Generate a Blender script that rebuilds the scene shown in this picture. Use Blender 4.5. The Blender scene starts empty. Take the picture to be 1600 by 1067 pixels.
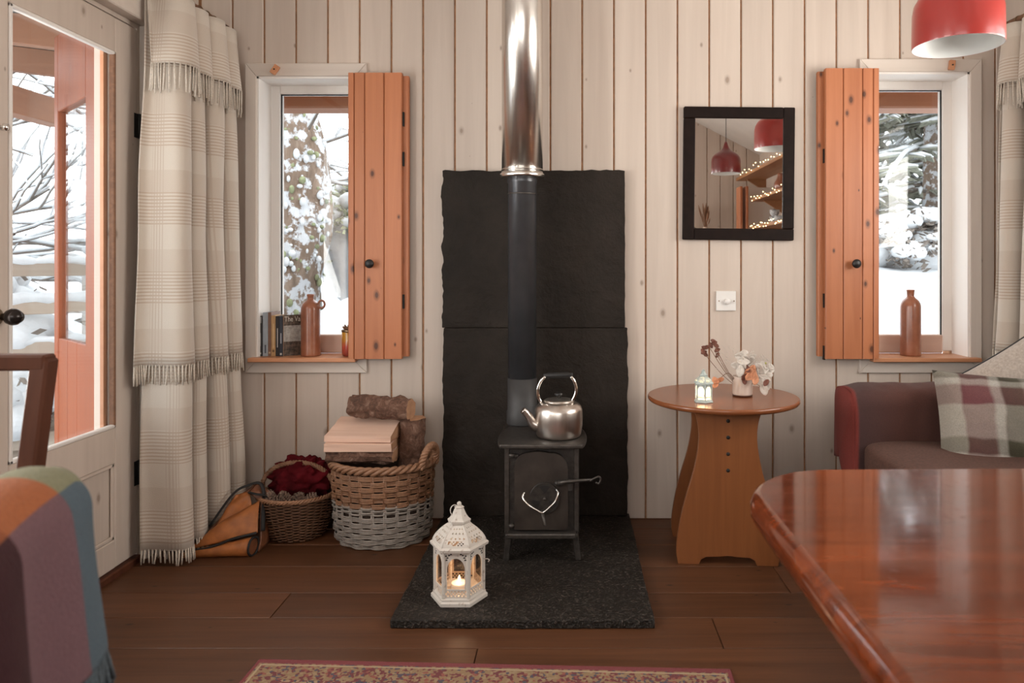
import bpy, bmesh, math, random
from mathutils import Vector, Matrix, noise
R = math.radians; PI = math.pi
rnd = random.Random(7)
sc = bpy.context.scene
COL = sc.collection

# ---------------------------------------------------------------- camera
cam_d = bpy.data.cameras.new('camera'); cam = bpy.data.objects.new('camera', cam_d); COL.objects.link(cam)
cam.location = (0, 0, 1.10); cam.rotation_euler = (R(90), 0, 0)
cam_d.sensor_width = 36; cam_d.lens = 1130/1600*36
cam_d.shift_x = -92/1600; cam_d.shift_y = -118.5/1600
cam_d.clip_start = .05; cam_d.clip_end = 200
cam_d.dof.use_dof = True; cam_d.dof.focus_distance = 2.9; cam_d.dof.aperture_fstop = 5.0
sc.camera = cam
# ---------------------------------------------------------------- sky
w = bpy.data.worlds.new('overcast'); sc.world = w; w.use_nodes = True
w.node_tree.nodes['Background'].inputs[0].default_value = (.93, .97, 1, 1)
w.node_tree.nodes['Background'].inputs[1].default_value = 4.2
# ---------------------------------------------------------------- daylight at the window openings beside and behind the camera
def area(name, loc, rot, sx, sy, watts, col):
    l = bpy.data.lights.new(name, 'AREA'); l.shape = 'RECTANGLE'; l.size = sx; l.size_y = sy; l.energy = watts; l.color = col
    o = bpy.data.objects.new(name, l); COL.objects.link(o); o.location = loc; o.rotation_euler = rot; return o
area('daylight_rear_window', (-.25, -1.60, 1.60), (R(128), 0, 0), 2.0, .85, 20, (1, .90, .80))
area('added_side_fill', (-1.86, -.2, 1.52), (0, R(-108), 0), .85, 1.3, 46, (1, .92, .84))  # added lamp at an unseen opening, brightens the rear half of the room
area('daylight_side_window', (2.26, 1.75, 1.56), (0, R(122), 0), .8, 1.5, 52, (1, .91, .82))
area('daylight_glazed_door', (-1.80, 1.60, 1.28), (0, R(-108), 0), 1.1, .62, 36, (1, .95, .90))
sc.view_settings.view_transform = 'Standard'; sc.view_settings.look = 'None'
sc.view_settings.exposure = 0.0; sc.view_settings.gamma = 1.0; sc.view_settings.use_curve_mapping = False

# ---------------------------------------------------------------- mesh helpers
class MB:
    def __init__(s): s.v = []; s.f = []; s.sm = []; s.mi = []
    def add(s, vs, fs, smooth=False, mi=0):
        o = len(s.v); s.v += [tuple(p) for p in vs]
        for f in fs: s.f.append([i+o for i in f]); s.sm.append(smooth); s.mi.append(mi)
        return s
    def box(s, x0, x1, y0, y1, z0, z1, M=None, mi=0):
        vs = [Vector((x, y, z)) for z in (z0, z1) for y in (y0, y1) for x in (x0, x1)]
        if M: vs = [M @ p for p in vs]
        return s.add(vs, [(0,2,3,1),(4,5,7,6),(0,1,5,4),(2,6,7,3),(0,4,6,2),(1,3,7,5)], mi=mi)
    def prism(s, poly, a, b, axis='z', M=None, smooth=False, mi=0):
        # poly: 2-D outline; axis z -> (x,y), y -> (x,z), x -> (y,z)
        def P(p, t): return Vector((p[0],p[1],t) if axis=='z' else (p[0],t,p[1]) if axis=='y' else (t,p[0],p[1]))
        n = len(poly); vs = [P(p, a) for p in poly] + [P(p, b) for p in poly]
        if M: vs = [M @ p for p in vs]
        o = len(s.v); s.add(vs, [list(range(n))[::-1], [n+i for i in range(n)]], mi=mi)
        for i in range(n): s.f.append([o+i, o+(i+1)%n, o+n+(i+1)%n, o+n+i]); s.sm.append(smooth); s.mi.append(mi)
        return s
    def tube(s, pts, r, n=8, caps=True, closed=False, smooth=True, mi=0, flat=None):
        pts = [Vector(p) for p in pts]; m = len(pts)
        rs = r if isinstance(r, (list, tuple)) else [r]*m
        T = []
        for i in range(m):
            a = pts[(i-1) % m] if closed or i > 0 else pts[i]
            b = pts[(i+1) % m] if closed or i < m-1 else pts[i]
            d = b-a; T.append(d.normalized() if d.length > 1e-9 else Vector((0,0,1)))
        up = Vector((0,0,1)) if abs(T[0].z) < .9 else Vector((1,0,0))
        N = (up - T[0]*up.dot(T[0])).normalized(); vs = []
        for i in range(m):
            N = N - T[i]*N.dot(T[i]); N = N.normalized() if N.length > 1e-6 else T[i].orthogonal().normalized()
            B = T[i].cross(N)
            for k in range(n):
                a = 2*PI*k/n; vs.append(pts[i] + N*(math.cos(a)*rs[i]*(flat or 1)) + B*(math.sin(a)*rs[i]))
        fs = []
        for i in range(m if closed else m-1):
            j = (i+1) % m
            for k in range(n): fs.append((i*n+k, i*n+(k+1)%n, j*n+(k+1)%n, j*n+k))
        s.add(vs, fs, smooth, mi)
        if caps and not closed:
            o = len(s.v)-len(vs)
            s.f.append([o+k for k in range(n)][::-1]); s.sm.append(False); s.mi.append(mi)
            s.f.append([o+(m-1)*n+k for k in range(n)]); s.sm.append(False); s.mi.append(mi)
        return s
    def lathe(s, prof, n=32, c=(0,0,0), smooth=True, sx=1, sy=1, M=None, a0=0, mi=0, caps=True):
        vs = []; fs = []
        for r, z in prof:
            for k in range(n):
                a = a0+2*PI*k/n; vs.append(Vector((c[0]+r*sx*math.cos(a), c[1]+r*sy*math.sin(a), c[2]+z)))
        for i in range(len(prof)-1):
            for k in range(n): fs.append((i*n+k, i*n+(k+1)%n, (i+1)*n+(k+1)%n, (i+1)*n+k))
        if caps and prof[0][0] > 1e-6: fs.append(tuple(range(n))[::-1])
        if caps and prof[-1][0] > 1e-6: fs.append(tuple((len(prof)-1)*n+k for k in range(n)))
        if M: vs = [M @ p for p in vs]
        return s.add(vs, fs, smooth, mi)
    def ball(s, c, r, n=12, m=8, sc_=(1,1,1), M=None, mi=0):
        pr = [(max(1e-7, math.sin(PI*i/m)), -math.cos(PI*i/m)) for i in range(m+1)]
        vs = []; fs = []
        for a, z in pr:
            for k in range(n):
                t = 2*PI*k/n; p = Vector((a*math.cos(t)*sc_[0]*r, a*math.sin(t)*sc_[1]*r, z*sc_[2]*r))
                vs.append((M @ p if M else p) + Vector(c))
        for i in range(m):
            for k in range(n): fs.append((i*n+k, i*n+(k+1)%n, (i+1)*n+(k+1)%n, (i+1)*n+k))
        return s.add(vs, fs, True, mi)
    def grid(s, fn, nu, nv, smooth=True, mi=0, wrapu=False, skip=None):
        vs = [Vector(fn(i/nu, j/nv)) for j in range(nv+1) for i in range(nu if wrapu else nu+1)]
        W = nu if wrapu else nu+1
        fs = [(j*W+i, j*W+(i+1)%W, (j+1)*W+(i+1)%W, (j+1)*W+i) for j in range(nv) for i in range(nu) if not (skip and skip(i, j))]
        return s.add(vs, fs, smooth, mi)
    def build(s, name, mat, parent=None, bevel=0, seg=1, uv=None, solid=0, subd=0, loc=None, recalc=True):
        me = bpy.data.meshes.new(name); me.from_pydata(s.v, [], s.f); me.validate(clean_customdata=False)
        for m in (mat if isinstance(mat, (list, tuple)) else [mat]): me.materials.append(m)
        if len(me.polygons) == len(s.sm):
            me.polygons.foreach_set('use_smooth', s.sm); me.polygons.foreach_set('material_index', s.mi)
        if uv:
            L = me.uv_layers.new(name='UVMap')
            for p in me.polygons:
                for li in p.loop_indices: L.data[li].uv = uv[me.loops[li].vertex_index]
        if recalc or bevel:
            bm = bmesh.new(); bm.from_mesh(me)
            bmesh.ops.remove_doubles(bm, verts=bm.verts, dist=1e-6) if bevel else None
            bmesh.ops.recalc_face_normals(bm, faces=bm.faces)
            if bevel:
                es = [e for e in bm.edges if len(e.link_faces) == 2 and e.calc_face_angle(0) > .6]
                bmesh.ops.bevel(bm, geom=es, offset=bevel, segments=seg, affect='EDGES', profile=.5, clamp_overlap=True)
            bm.to_mesh(me); bm.free()
        o = bpy.data.objects.new(name, me); COL.objects.link(o)
        if parent: o.parent = parent
        if loc: o.location = loc
        if solid:
            d = o.modifiers.new('thick', 'SOLIDIFY'); d.thickness = solid; d.offset = 0
        if subd:
            d = o.modifiers.new('smooth', 'SUBSURF'); d.levels = subd; d.render_levels = subd
        return o
def uvgrid(name, fn, nu, nv, mat, parent, uvf, solid=0, wrapu=False, loc=None):
    m = MB().grid(fn, nu, nv, wrapu=wrapu)
    W = nu if wrapu else nu+1
    uv = [uvf(i/nu, j/nv) for j in range(nv+1) for i in range(W)]
    return m.build(name, mat, parent, uv=uv, solid=solid, recalc=False, loc=loc)
def tag(o, label, cat, group=None, kind=None):
    o['label'] = label; o['category'] = cat
    if group: o['group'] = group
    if kind: o['kind'] = kind
    return o
def thing(name, label, cat, loc=(0,0,0), rz=0, group=None):
    o = bpy.data.objects.new(name, None); COL.objects.link(o); o.empty_display_size = .05
    o.location = loc; o.rotation_euler = (0, 0, rz); return tag(o, label, cat, group)
def struct(name, loc=(0,0,0)):
    o = bpy.data.objects.new(name, None); COL.objects.link(o); o.location = loc; o['kind'] = 'structure'; return o
def stuff(o): o['kind'] = 'stuff'; return o
def copy_tree(o, parent=None):
    c = o.copy(); COL.objects.link(c)
    if parent: c.parent = parent
    for ch in [x for x in bpy.data.objects if x.parent == o]: copy_tree(ch, c)
    return c
def nz(p, s=1.0): return noise.noise(Vector(p)*s)
def lerp(a, b, t): return a+(b-a)*t
def sstep(t): t = max(0, min(1, t)); return t*t*(3-2*t)
def interp(tab, t):
    for (a, va), (b, vb) in zip(tab, tab[1:]):
        if t <= b: return va+(vb-va)*((t-a)/(b-a) if b > a else 0)
    return tab[-1][1]
def bez(pts, n):
    # catmull-rom through points
    P = [Vector(p) for p in pts]; P = [P[0]*2-P[1]] + P + [P[-1]*2-P[-2]]; out = []
    for i in range(1, len(P)-2):
        for k in range(n):
            t = k/n; a, b, c, d = P[i-1:i+3]
            out.append(.5*((2*b)+(c-a)*t+(2*a-5*b+4*c-d)*t*t+(3*b-a-3*c+d)*t**3))
    out.append(P[-2]); return out

# ---------------------------------------------------------------- materials
class NT:
    def __init__(s, name):
        s.m = bpy.data.materials.new(name); s.m.use_nodes = True; s.t = s.m.node_tree; s.n = s.t.nodes; s.b = s.n['Principled BSDF']
        s.out = s.n['Material Output']
    def N(s, typ, **k):
        n = s.n.new('ShaderNode'+typ)
        for a, b in k.items(): setattr(n, a, b)
        return n
    def L(s, a, b): s.t.links.new(a, b); return b
    def set(s, i, v):
        if hasattr(v, 'is_output') or isinstance(v, bpy.types.NodeSocket): s.t.links.new(v, i)
        else: i.default_value = v
    def math(s, op, a, b=0, c=0, clamp=False):
        n = s.N('Math', operation=op, use_clamp=clamp)
        for i, v in enumerate((a, b, c)): s.set(n.inputs[i], v)
        return n.outputs[0]
    def ramp(s, fac, stops, interp='LINEAR'):
        n = s.N('ValToRGB'); e = n.color_ramp.elements; n.color_ramp.interpolation = interp
        while len(e) < len(stops): e.new(.5)
        for k, (p, c) in zip(e, stops): k.position = p; k.color = (*c, 1) if not isinstance(c, (int, float)) else (c, c, c, 1)
        s.set(n.inputs[0], fac); return n.outputs[0]
    def mix(s, fac, a, b, mode='MIX'):
        n = s.N('MixRGB', blend_type=mode)
        for i, v in enumerate((fac, a, b)):
            if isinstance(v, tuple): v = (*v, 1)[:4]
            s.set(n.inputs[i], v)
        return n.outputs[0]
    def coord(s, kind='Object'): return s.N('TexCoord').outputs[kind]
    def rand(s): return s.N('ObjectInfo').outputs['Random']
    def mapv(s, v, sc=(1,1,1), rot=(0,0,0)):
        n = s.N('Mapping'); s.set(n.inputs[0], v); n.inputs['Scale'].default_value = sc; n.inputs['Rotation'].default_value = rot; return n.outputs[0]
    def noise(s, v, sc=5, det=4, rough=.5, dist=0):
        n = s.N('TexNoise'); s.set(n.inputs['Vector'], v); n.inputs['Scale'].default_value = sc; n.inputs['Detail'].default_value = det
        n.inputs['Roughness'].default_value = rough; n.inputs['Distortion'].default_value = dist; return n.outputs[0]
    def voro(s, v, sc=5, dims='3D', feat='F1', out='Distance'):
        n = s.N('TexVoronoi', voronoi_dimensions=dims, feature=feat); s.set(n.inputs['Vector'], v); n.inputs['Scale'].default_value = sc; return n.outputs[out]
    def offset(s, v):
        r = s.rand(); c = s.N('CombineXYZ'); 
        for i, k in enumerate((17.3, 31.7, 23.1)): s.set(c.inputs[i], s.math('MULTIPLY', r, k))
        a = s.N('VectorMath', operation='ADD'); s.L(v, a.inputs[0]); s.L(c.outputs[0], a.inputs[1]); return a.outputs[0]
    def bump(s, h, st=.2, d=.01):
        n = s.N('Bump'); n.inputs['Strength'].default_value = st; n.inputs['Distance'].default_value = d; s.set(n.inputs['Height'], h); s.L(n.outputs[0], s.b.inputs['Normal'])
    def fin(s, col=None, rough=.5, metal=0, **k):
        if col is not None: s.set(s.b.inputs['Base Color'], (*col, 1) if isinstance(col, tuple) else col)
        s.set(s.b.inputs['Roughness'], rough); s.b.inputs['Metallic'].default_value = metal
        for a, v in k.items(): s.set(s.b.inputs[a.replace('_', ' ')], v)
        return s.m
def plain(name, col, rough=.5, metal=0, nscale=40, amt=.25, bump=.05, bd=.002, **k):
    t = NT(name); v = t.coord(); n = t.noise(v, nscale, 3)
    c = t.ramp(n, [(.3, tuple(x*(1-amt) for x in col)), (.7, tuple(min(1, x*(1+amt)) for x in col))])
    if bump: t.bump(n, bump, bd)
    return t.fin(c, rough, metal, **k)
def wood(name, light, dark, axis='z', plane='xz', rough=.55, knot=None, kscale=(5.0, 2.6), kth=.10, grain=22, bump=.12, var=.12, coat=0, gc=(.30, .72), spec=.5):
    t = NT(name); v = t.offset(t.coord()); ax = 'xyz'.index(axis)
    scl = [grain]*3; scl[ax] = grain*.05
    n = t.noise(t.mapv(v, tuple(scl)), 1.0, 6, .6, .6)
    c = t.ramp(n, [(gc[0], dark), (gc[1], light)])
    n2 = t.noise(t.mapv(v, tuple(x*.18 for x in scl)), 1.0, 2)
    c = t.mix(.35, c, t.ramp(n2, [(.3, tuple(x*.8 for x in light)), (.7, tuple(min(1, x*1.08) for x in light))]), 'MIX')
    if knot:
        sp = t.N('SeparateXYZ'); t.L(v, sp.inputs[0]); cm = t.N('CombineXYZ')
        a, b = ['xyz'.index(q) for q in plane]
        t.set(cm.inputs[0], t.math('MULTIPLY', sp.outputs[a], kscale[0] if a != ax else kscale[1]))
        t.set(cm.inputs[1], t.math('MULTIPLY', sp.outputs[b], kscale[0] if b != ax else kscale[1]))
        d = t.voro(cm.outputs[0], 1.0, '2D'); d = t.math('ADD', d, t.math('MULTIPLY', t.math('SUBTRACT', n, .5), .06))
        cc = t.voro(cm.outputs[0], 1.0, '2D', out='Color'); sc_ = t.N('SeparateColor'); t.L(cc, sc_.inputs[0])
        th = t.math('MULTIPLY', sc_.outputs[0], kth)
        k = t.math('DIVIDE', d, th)
        kk = t.ramp(k, [(.35, 1.0), (.5, .55), (1.0, 0.0)])
        c = t.mix(t.math('MULTIPLY', kk, .9), c, knot)
    hs = t.N('HueSaturation'); t.set(hs.inputs['Color'], c); t.set(hs.inputs['Value'], t.math('ADD', 1-var, t.math('MULTIPLY', t.rand(), 2*var)))
    t.bump(n, bump, .003)
    return t.fin(hs.outputs[0], rough, 0, Coat_Weight=coat, Coat_Roughness=.12, Specular_IOR_Level=spec)
M = {}
M['wall'] = wood('whitewashed_pine', (.63,.535,.46), (.50,.41,.345), 'z', 'xz', .6, (.30,.225,.175), kscale=(4.4, 2.7), kth=.075, grain=16, bump=.06, var=.035)
M['wall_side'] = wood('whitewashed_pine_side', (.63,.535,.46), (.50,.41,.345), 'z', 'yz', .6, (.30,.225,.175), kscale=(4.4, 2.7), kth=.075, grain=16, bump=.06, var=.035)
M['trim_z'] = wood('whitewashed_trim', (.68,.60,.53), (.56,.48,.42), 'z', 'xz', .55, (.33,.25,.2), kscale=(4.6,1.7), kth=.06, grain=16, bump=.05, var=.03)
M['trim_x'] = wood('whitewashed_rail', (.68,.60,.53), (.56,.48,.42), 'x', 'xz', .55, None, grain=16, bump=.05, var=.03)
M['reveal'] = wood('white_reveal_wood', (.86,.82,.78), (.80,.75,.70), 'z', 'xz', .55, None, grain=14, bump=.03, var=.02)
M['groove'] = plain('bare_groove_wood', (.36,.18,.085), .8)
M['pinkwood'] = wood('pale_pink_pine', (.66,.47,.38), (.55,.36,.28), 'x', 'xz', .5, None, grain=14, bump=.04, var=.03)
M['shutter'] = wood('orange_pine', (.52,.195,.085), (.37,.115,.045), 'z', 'xz', .42, (.06,.018,.009), kscale=(8, 4.5), kth=.14, grain=26, bump=.08, var=.06)
M['shutter_y'] = wood('orange_pine_side', (.52,.195,.085), (.37,.115,.045), 'z', 'yz', .42, (.10,.028,.012), kscale=(7, 3.0), kth=.14, grain=26, bump=.08, var=.06)
M['sill'] = wood('orange_pine_sill', (.62,.29,.15), (.50,.21,.10), 'x', 'xy', .35, None, grain=24, bump=.05)
M['beam'] = wood('porch_beam_wood', (.36,.16,.085), (.25,.10,.045), 'x', 'xz', .6, (.2,.07,.03), kscale=(5,2), kth=.12, grain=16, bump=.1)
M['beam_y'] = wood('porch_rafter_wood', (.36,.16,.085), (.25,.10,.045), 'y', 'yz', .6, None, grain=16, bump=.1)
M['floor'] = wood('dark_oak_floor', (.135,.052,.022), (.055,.020,.008), 'x', 'xy', .46, (.02,.010,.006), kscale=(6,3), kth=.05, grain=30, bump=.14, var=.22, gc=(.32,.70), spec=.38)
M['oak'] = wood('side_table_oak', (.25,.088,.028), (.18,.056,.017), 'z', 'xz', .38, None, grain=40, bump=.05, var=0)
M['oak_top'] = wood('side_table_top', (.27,.090,.034), (.20,.060,.021), 'x', 'xy', .25, None, grain=40, bump=.03, var=0)
M['dark_wood'] = wood('dark_chair_wood', (.11,.038,.02), (.045,.015,.008), 'z', 'xz', .5, None, grain=34, bump=.08, var=.1, spec=.2)
M['mirror_wood'] = plain('black_brown_frame', (.012,.0065,.005), .45, 0, 30, .25, .05, Specular_IOR_Level=.12)
def table_mat():
    t = NT('polished_cherry'); v = t.coord(); n = t.noise(t.mapv(v, (3, 26, 26)), 1, 6, .6, 1.2)
    c = t.ramp(n, [(.3, (.070,.013,.004)), (.7, (.195,.040,.011))])
    big = t.noise(v, 3.0, 3); c = t.mix(t.ramp(big, [(.55, 0.0), (.75, .6)]), c, (.06,.014,.006))
    sc2 = t.noise(v, 55, 4); sc3 = t.noise(v, 6, 3)
    r = t.math('ADD', .09, t.math('MULTIPLY', t.ramp(sc2, [(.58, 0.0), (.72, 1.0)]), t.math('MULTIPLY', sc3, .22)))
    t.bump(t.math('ADD', t.noise(t.mapv(v, (2, 9, 9)), 3, 3), t.math('MULTIPLY', sc2, .15)), .05, .003)
    return t.fin(c, r, 0, Coat_Weight=.25, Coat_Roughness=.06, Specular_IOR_Level=.45)
M['table'] = table_mat()
def slate(name, base, sc_, st, rough, speck=0):
    t = NT(name); v = t.coord(); n = t.noise(v, sc_, 9, .68, .4); n2 = t.noise(v, sc_*.25, 3)
    c = t.ramp(n, [(.3, tuple(x*.55 for x in base)), (.75, tuple(x*1.6 for x in base))])
    c = t.mix(t.math('MULTIPLY', n2, .4), c, (base[0]*1.5, base[1]*1.15, base[2]*.8))
    h = t.math('ADD', n, t.math('MULTIPLY', t.noise(v, sc_*6, 3), .3))
    if speck:
        s2 = t.noise(v, 130, 2); c = t.mix(t.ramp(s2, [(.55, 0.0), (.72, .6)]), c, (.16,.13,.11)); h = t.math('ADD', h, t.math('MULTIPLY', s2, .8))
    t.bump(h, st, .02); return t.fin(c, rough, 0, Specular_IOR_Level=.25)
M['slate'] = slate('riven_black_slate', (.017,.0128,.0098), 6, .75, .68)
M['hearth'] = slate('granite_hearth', (.015,.0125,.0105), 9, .7, .55, 1)
M['iron'] = plain('black_cast_iron', (.040,.034,.030), .48, .5, 60, .35, .12, .001)
M['iron_dark'] = plain('dark_iron', (.012,.011,.0105), .6, .2, 60, .3, .1, .001)
M['iron_door'] = plain('rusty_iron_door', (.045,.035,.029), .48, .45, 14, .35, .08, .001)
M['iron_lit'] = plain('lit_cast_iron', (.072,.062,.055), .42, .6, 60, .25, .1, .001)  # cast iron with the light on raised parts put into its colour
M['pipe'] = plain('black_enamel_pipe', (.075,.075,.080), .30, .5, 10, .15, .02)
M['pipe2'] = plain('matt_grey_collar', (.052,.05,.05), .55, .3, 20, .15, .04)
def brushed(name, col, rough, axis):
    t = NT(name); v = t.coord(); s_ = [120]*3; s_[axis] = 1.5
    n = t.noise(t.mapv(v, tuple(s_)), 1, 3); t.bump(n, .03, .001)
    return t.fin(t.ramp(n, [(.3, tuple(x*.9 for x in col)), (.7, col)]), t.math('ADD', rough, t.math('MULTIPLY', n, .06)), 1)
M['steel'] = brushed('polished_steel_flue', (.84,.81,.77), .22, 2)
M['alu'] = brushed('brushed_aluminium', (.66,.60,.55), .26, 2)
M['alu_top'] = plain('worn_aluminium_top', (.62,.57,.52), .34, 1, 50, .08, .03)
M['chrome'] = plain('chrome', (.8,.78,.75), .1, 1, 10, .02, 0)
M['black_grip'] = plain('black_grip', (.014,.013,.013), .42, 0, 30, .2, .03)
M['white_metal'] = None
def worn_white():
    t = NT('worn_white_metal'); v = t.coord(); n = t.noise(v, 70, 5); e = t.noise(v, 200, 2)
    c = t.mix(t.ramp(n, [(.60, 0.0), (.72, .75)]), (.62,.57,.515), (.30,.22,.17)); t.bump(e, .05, .001); return t.fin(c, .5)
M['white_metal'] = worn_white()
M['aqua_metal'] = plain('pale_aqua_metal', (.46,.52,.49), .5, 0, 90, .2, .1)
def pane(name, tint=(1,1,1), ior=1.45, rough=.0):
    t = NT(name); t.n.remove(t.b); lw = t.N('LayerWeight'); lw.inputs[0].default_value = .5; f0 = ((ior-1)/(ior+1))**2
    fr = t.math('ADD', f0, t.math('MULTIPLY', t.math('POWER', lw.outputs['Facing'], 5), 1-f0))
    tr = t.N('BsdfTransparent'); tr.inputs[0].default_value = (*tint, 1); gl = t.N('BsdfGlossy'); gl.inputs['Roughness'].default_value = rough
    mx = t.N('MixShader'); t.L(fr, mx.inputs[0]); t.L(tr.outputs[0], mx.inputs[1]); t.L(gl.outputs[0], mx.inputs[2]); t.L(mx.outputs[0], t.out.inputs[0])
    return t.m
M['pane'] = pane('window_glass', (.97,.98,.98))
M['lantern_pane'] = pane('lantern_glass', (.93,.88,.84), 1.6)
def mirror():
    t = NT('mirror_silver'); return t.fin((.86,.84,.82), .01, 1)
M['mirror'] = mirror()
def emit(name, col, st):
    t = NT(name); t.b.inputs['Emission Color'].default_value = (*col, 1); t.b.inputs['Emission Strength'].default_value = st; return t.fin(col, .5)
M['flame'] = emit('flame', (1,.72,.38), 28); M['led'] = emit('fairy_bulb', (1,.70,.34), 12); M['lamp_glow'] = emit('small_lantern_light', (1,.80,.55), 3.5)
M['wax'] = emit('glowing_wax', (1,.86,.66), 3.2)
M['frosted'] = plain('frosted_candle_cup', (.80,.76,.70), .4, 0, 20, .05, .02)
M['red_enamel'] = plain('red_enamel', (.36,.032,.026), .30, 0, 8, .1, .02, Coat_Weight=.3)
M['dark_red_enamel'] = plain('dark_red_enamel', (.13,.012,.012), .3, 0, 8, .1, .02, Coat_Weight=.3)
M['white_enamel'] = plain('white_enamel', (.80,.82,.80), .4, 0, 8, .03, .01)
M['white_plastic'] = plain('white_plastic', (.78,.76,.73), .35, 0, 8, .03, .01)
M['ceramic'] = plain('cream_ceramic', (.72,.60,.52), .22, 0, 8, .06, .02, Coat_Weight=.4)
def stone():
    t = NT('salt_glazed_stoneware'); v = t.coord(); sp = t.N('SeparateXYZ'); t.L(v, sp.inputs[0])
    n = t.noise(v, 40, 4); n2 = t.noise(t.mapv(v, (1,1,.5)), 16, 3)
    c = t.ramp(t.math('ADD', t.math('MULTIPLY', n2, .7), t.math('MULTIPLY', n, .3)), [(.3, (.20,.062,.030)), (.55, (.33,.115,.058)), (.75, (.42,.20,.12))])
    t.bump(n, .05, .001); return t.fin(c, .28, 0, Coat_Weight=.35, Coat_Roughness=.2)
M['stoneware'] = stone()
M['amber'] = None
def amber():
    t = NT('amber_jar_glass'); v = t.coord(); sp = t.N('SeparateXYZ'); t.L(v, sp.inputs[0])
    n = t.noise(v, 60, 3); c = t.ramp(t.math('ADD', t.math('MULTIPLY', sp.outputs[2], 9), t.math('MULTIPLY', n, .25)), [(.2, (.35,.05,.03)), (.5, (.62,.10,.06)), (.8, (.70,.33,.04))])
    return t.fin(c, .15, 0, Transmission_Weight=.25, Coat_Weight=.5)
M['amber'] = amber()
M['wick_brown'] = wood('brown_wicker', (.32,.165,.09), (.16,.072,.036), 'z', 'xz', .5, None, grain=60, bump=.1, var=.1)
M['wick_grey'] = wood('grey_wicker', (.31,.27,.235), (.17,.145,.125), 'z', 'xz', .55, None, grain=60, bump=.1, var=.1)
M['wick_dark'] = wood('dark_wicker', (.17,.078,.038), (.07,.030,.015), 'z', 'xz', .5, None, grain=70, bump=.1, var=.1)
M['wick_in'] = plain('weave_gap_shade', (.035,.018,.010), .8)  # dark colour for the shade behind the gaps in the weave
def bark():
    t = NT('pine_bark'); v = t.coord(); n = t.noise(t.mapv(v, (1,1,1)), 38, 8, .7, .8); n2 = t.noise(v, 12, 3)
    c = t.ramp(n, [(.32, (.035,.018,.012)), (.52, (.15,.075,.048)), (.7, (.33,.21,.155))]); c = t.mix(t.math('MULTIPLY', n2, .3), c, (.20,.08,.04))
    t.bump(n, 1.0, .012); return t.fin(c, .85)
M['bark'] = bark()
M['bark_z'] = wood('stripy_log_bark', (.33,.16,.08), (.09,.035,.018), 'z', 'xz', .8, (.06,.02,.01), kscale=(7,5), kth=.2, grain=40, bump=.6, var=0)
M['split'] = wood('fresh_split_wood', (.78,.54,.42), (.66,.41,.30), 'x', 'xz', .7, None, grain=45, bump=.25, var=.05)
M['endgrain'] = wood('cut_log_end', (.55,.31,.18), (.40,.19,.10), 'y', 'xz', .75, None, grain=40, bump=.2, var=.05)
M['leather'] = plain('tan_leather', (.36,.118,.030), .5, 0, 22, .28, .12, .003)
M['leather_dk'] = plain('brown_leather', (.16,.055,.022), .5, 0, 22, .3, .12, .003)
M['strap'] = plain('black_webbing', (.012,.010,.010), .7, 0, 80, .3, .1)
M['redcloth'] = plain('crimson_velvet', (.085,.005,.008), .9, 0, 14, .5, .2, .004, Specular_IOR_Level=.1)
M['cone'] = plain('pine_cone', (.07,.035,.022), .8, 0, 40, .5, .1)
M['cone_tip'] = plain('pine_cone_tip', (.20,.13,.095), .8, 0, 40, .4, .1)
M['brass_dk'] = plain('dark_bronze', (.030,.024,.022), .25, .7, 30, .2, .02)
M['brass'] = plain('aged_brass', (.25,.17,.10), .35, .9, 30, .2, .03)
M['branch'] = wood('rod_branch', (.22,.105,.055), (.10,.045,.025), 'y', 'xy', .7, None, grain=50, bump=.3)
M['plaster'] = plain('white_plaster', (.66,.62,.58), .85, 0, 6, .04, .04)
M['shelf_wood'] = wood('warm_shelf_pine', (.42,.20,.09), (.30,.13,.05), 'y', 'yz', .5, None, grain=24, bump=.05)
def knit(name, stripes, base):
    # woven check on UV in metres
    t = NT(name); uv = t.N('UVMap').outputs[0]; sp = t.N('SeparateXYZ'); t.L(uv, sp.inputs[0]); u, v = sp.outputs[0], sp.outputs[1]
    def band(c, per, lo, hi):  # 1 inside the band of each period
        f = t.math('FRACT', t.math('DIVIDE', c, per)); return t.math('MULTIPLY', t.math('GREATER_THAN', f, lo), t.math('LESS_THAN', f, hi))
    def lines(c, per): return t.math('GREATER_THAN', t.math('SINE', t.math('MULTIPLY', c, 2*PI/per)), .15)
    hb = t.math('MULTIPLY', band(v, .29, .30, .72), lines(v, .0125)); vb = t.math('MULTIPLY', band(u, .19, .35, .65), lines(u, .0125))
    gv = band(v, .29, .72, 1.0); 
    m = t.math('MAXIMUM', t.math('MULTIPLY', hb, .9), t.math('MULTIPLY', vb, .6)); m = t.math('MAXIMUM', m, t.math('MULTIPLY', gv, .35))
    n = t.noise(t.mapv(uv, (420, 420, 1)), 1, 3); c = t.mix(m, base, stripes); c = t.mix(t.math('MULTIPLY', n, .35), c, tuple(x*.7 for x in base))
    t.bump(n, .35, .003); return t.fin(c, .9, 0, Sheen_Weight=.25)
M['curtain'] = knit('cream_check_wool', (.455,.35,.27), (.60,.525,.445))
M['tassel'] = plain('cream_wool_fringe', (.58,.51,.43), .9, 0, 200, .2, .2)
def fuzzy(t, c, st=.4, sc_=260, rough=.95):
    n = t.noise(t.coord(), sc_, 3); c2 = t.mix(t.math('MULTIPLY', n, .45), c, (.02,.02,.02)); t.bump(n, st, .004); return t.fin(c2, rough, 0, Sheen_Weight=.06, Specular_IOR_Level=.1)
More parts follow.
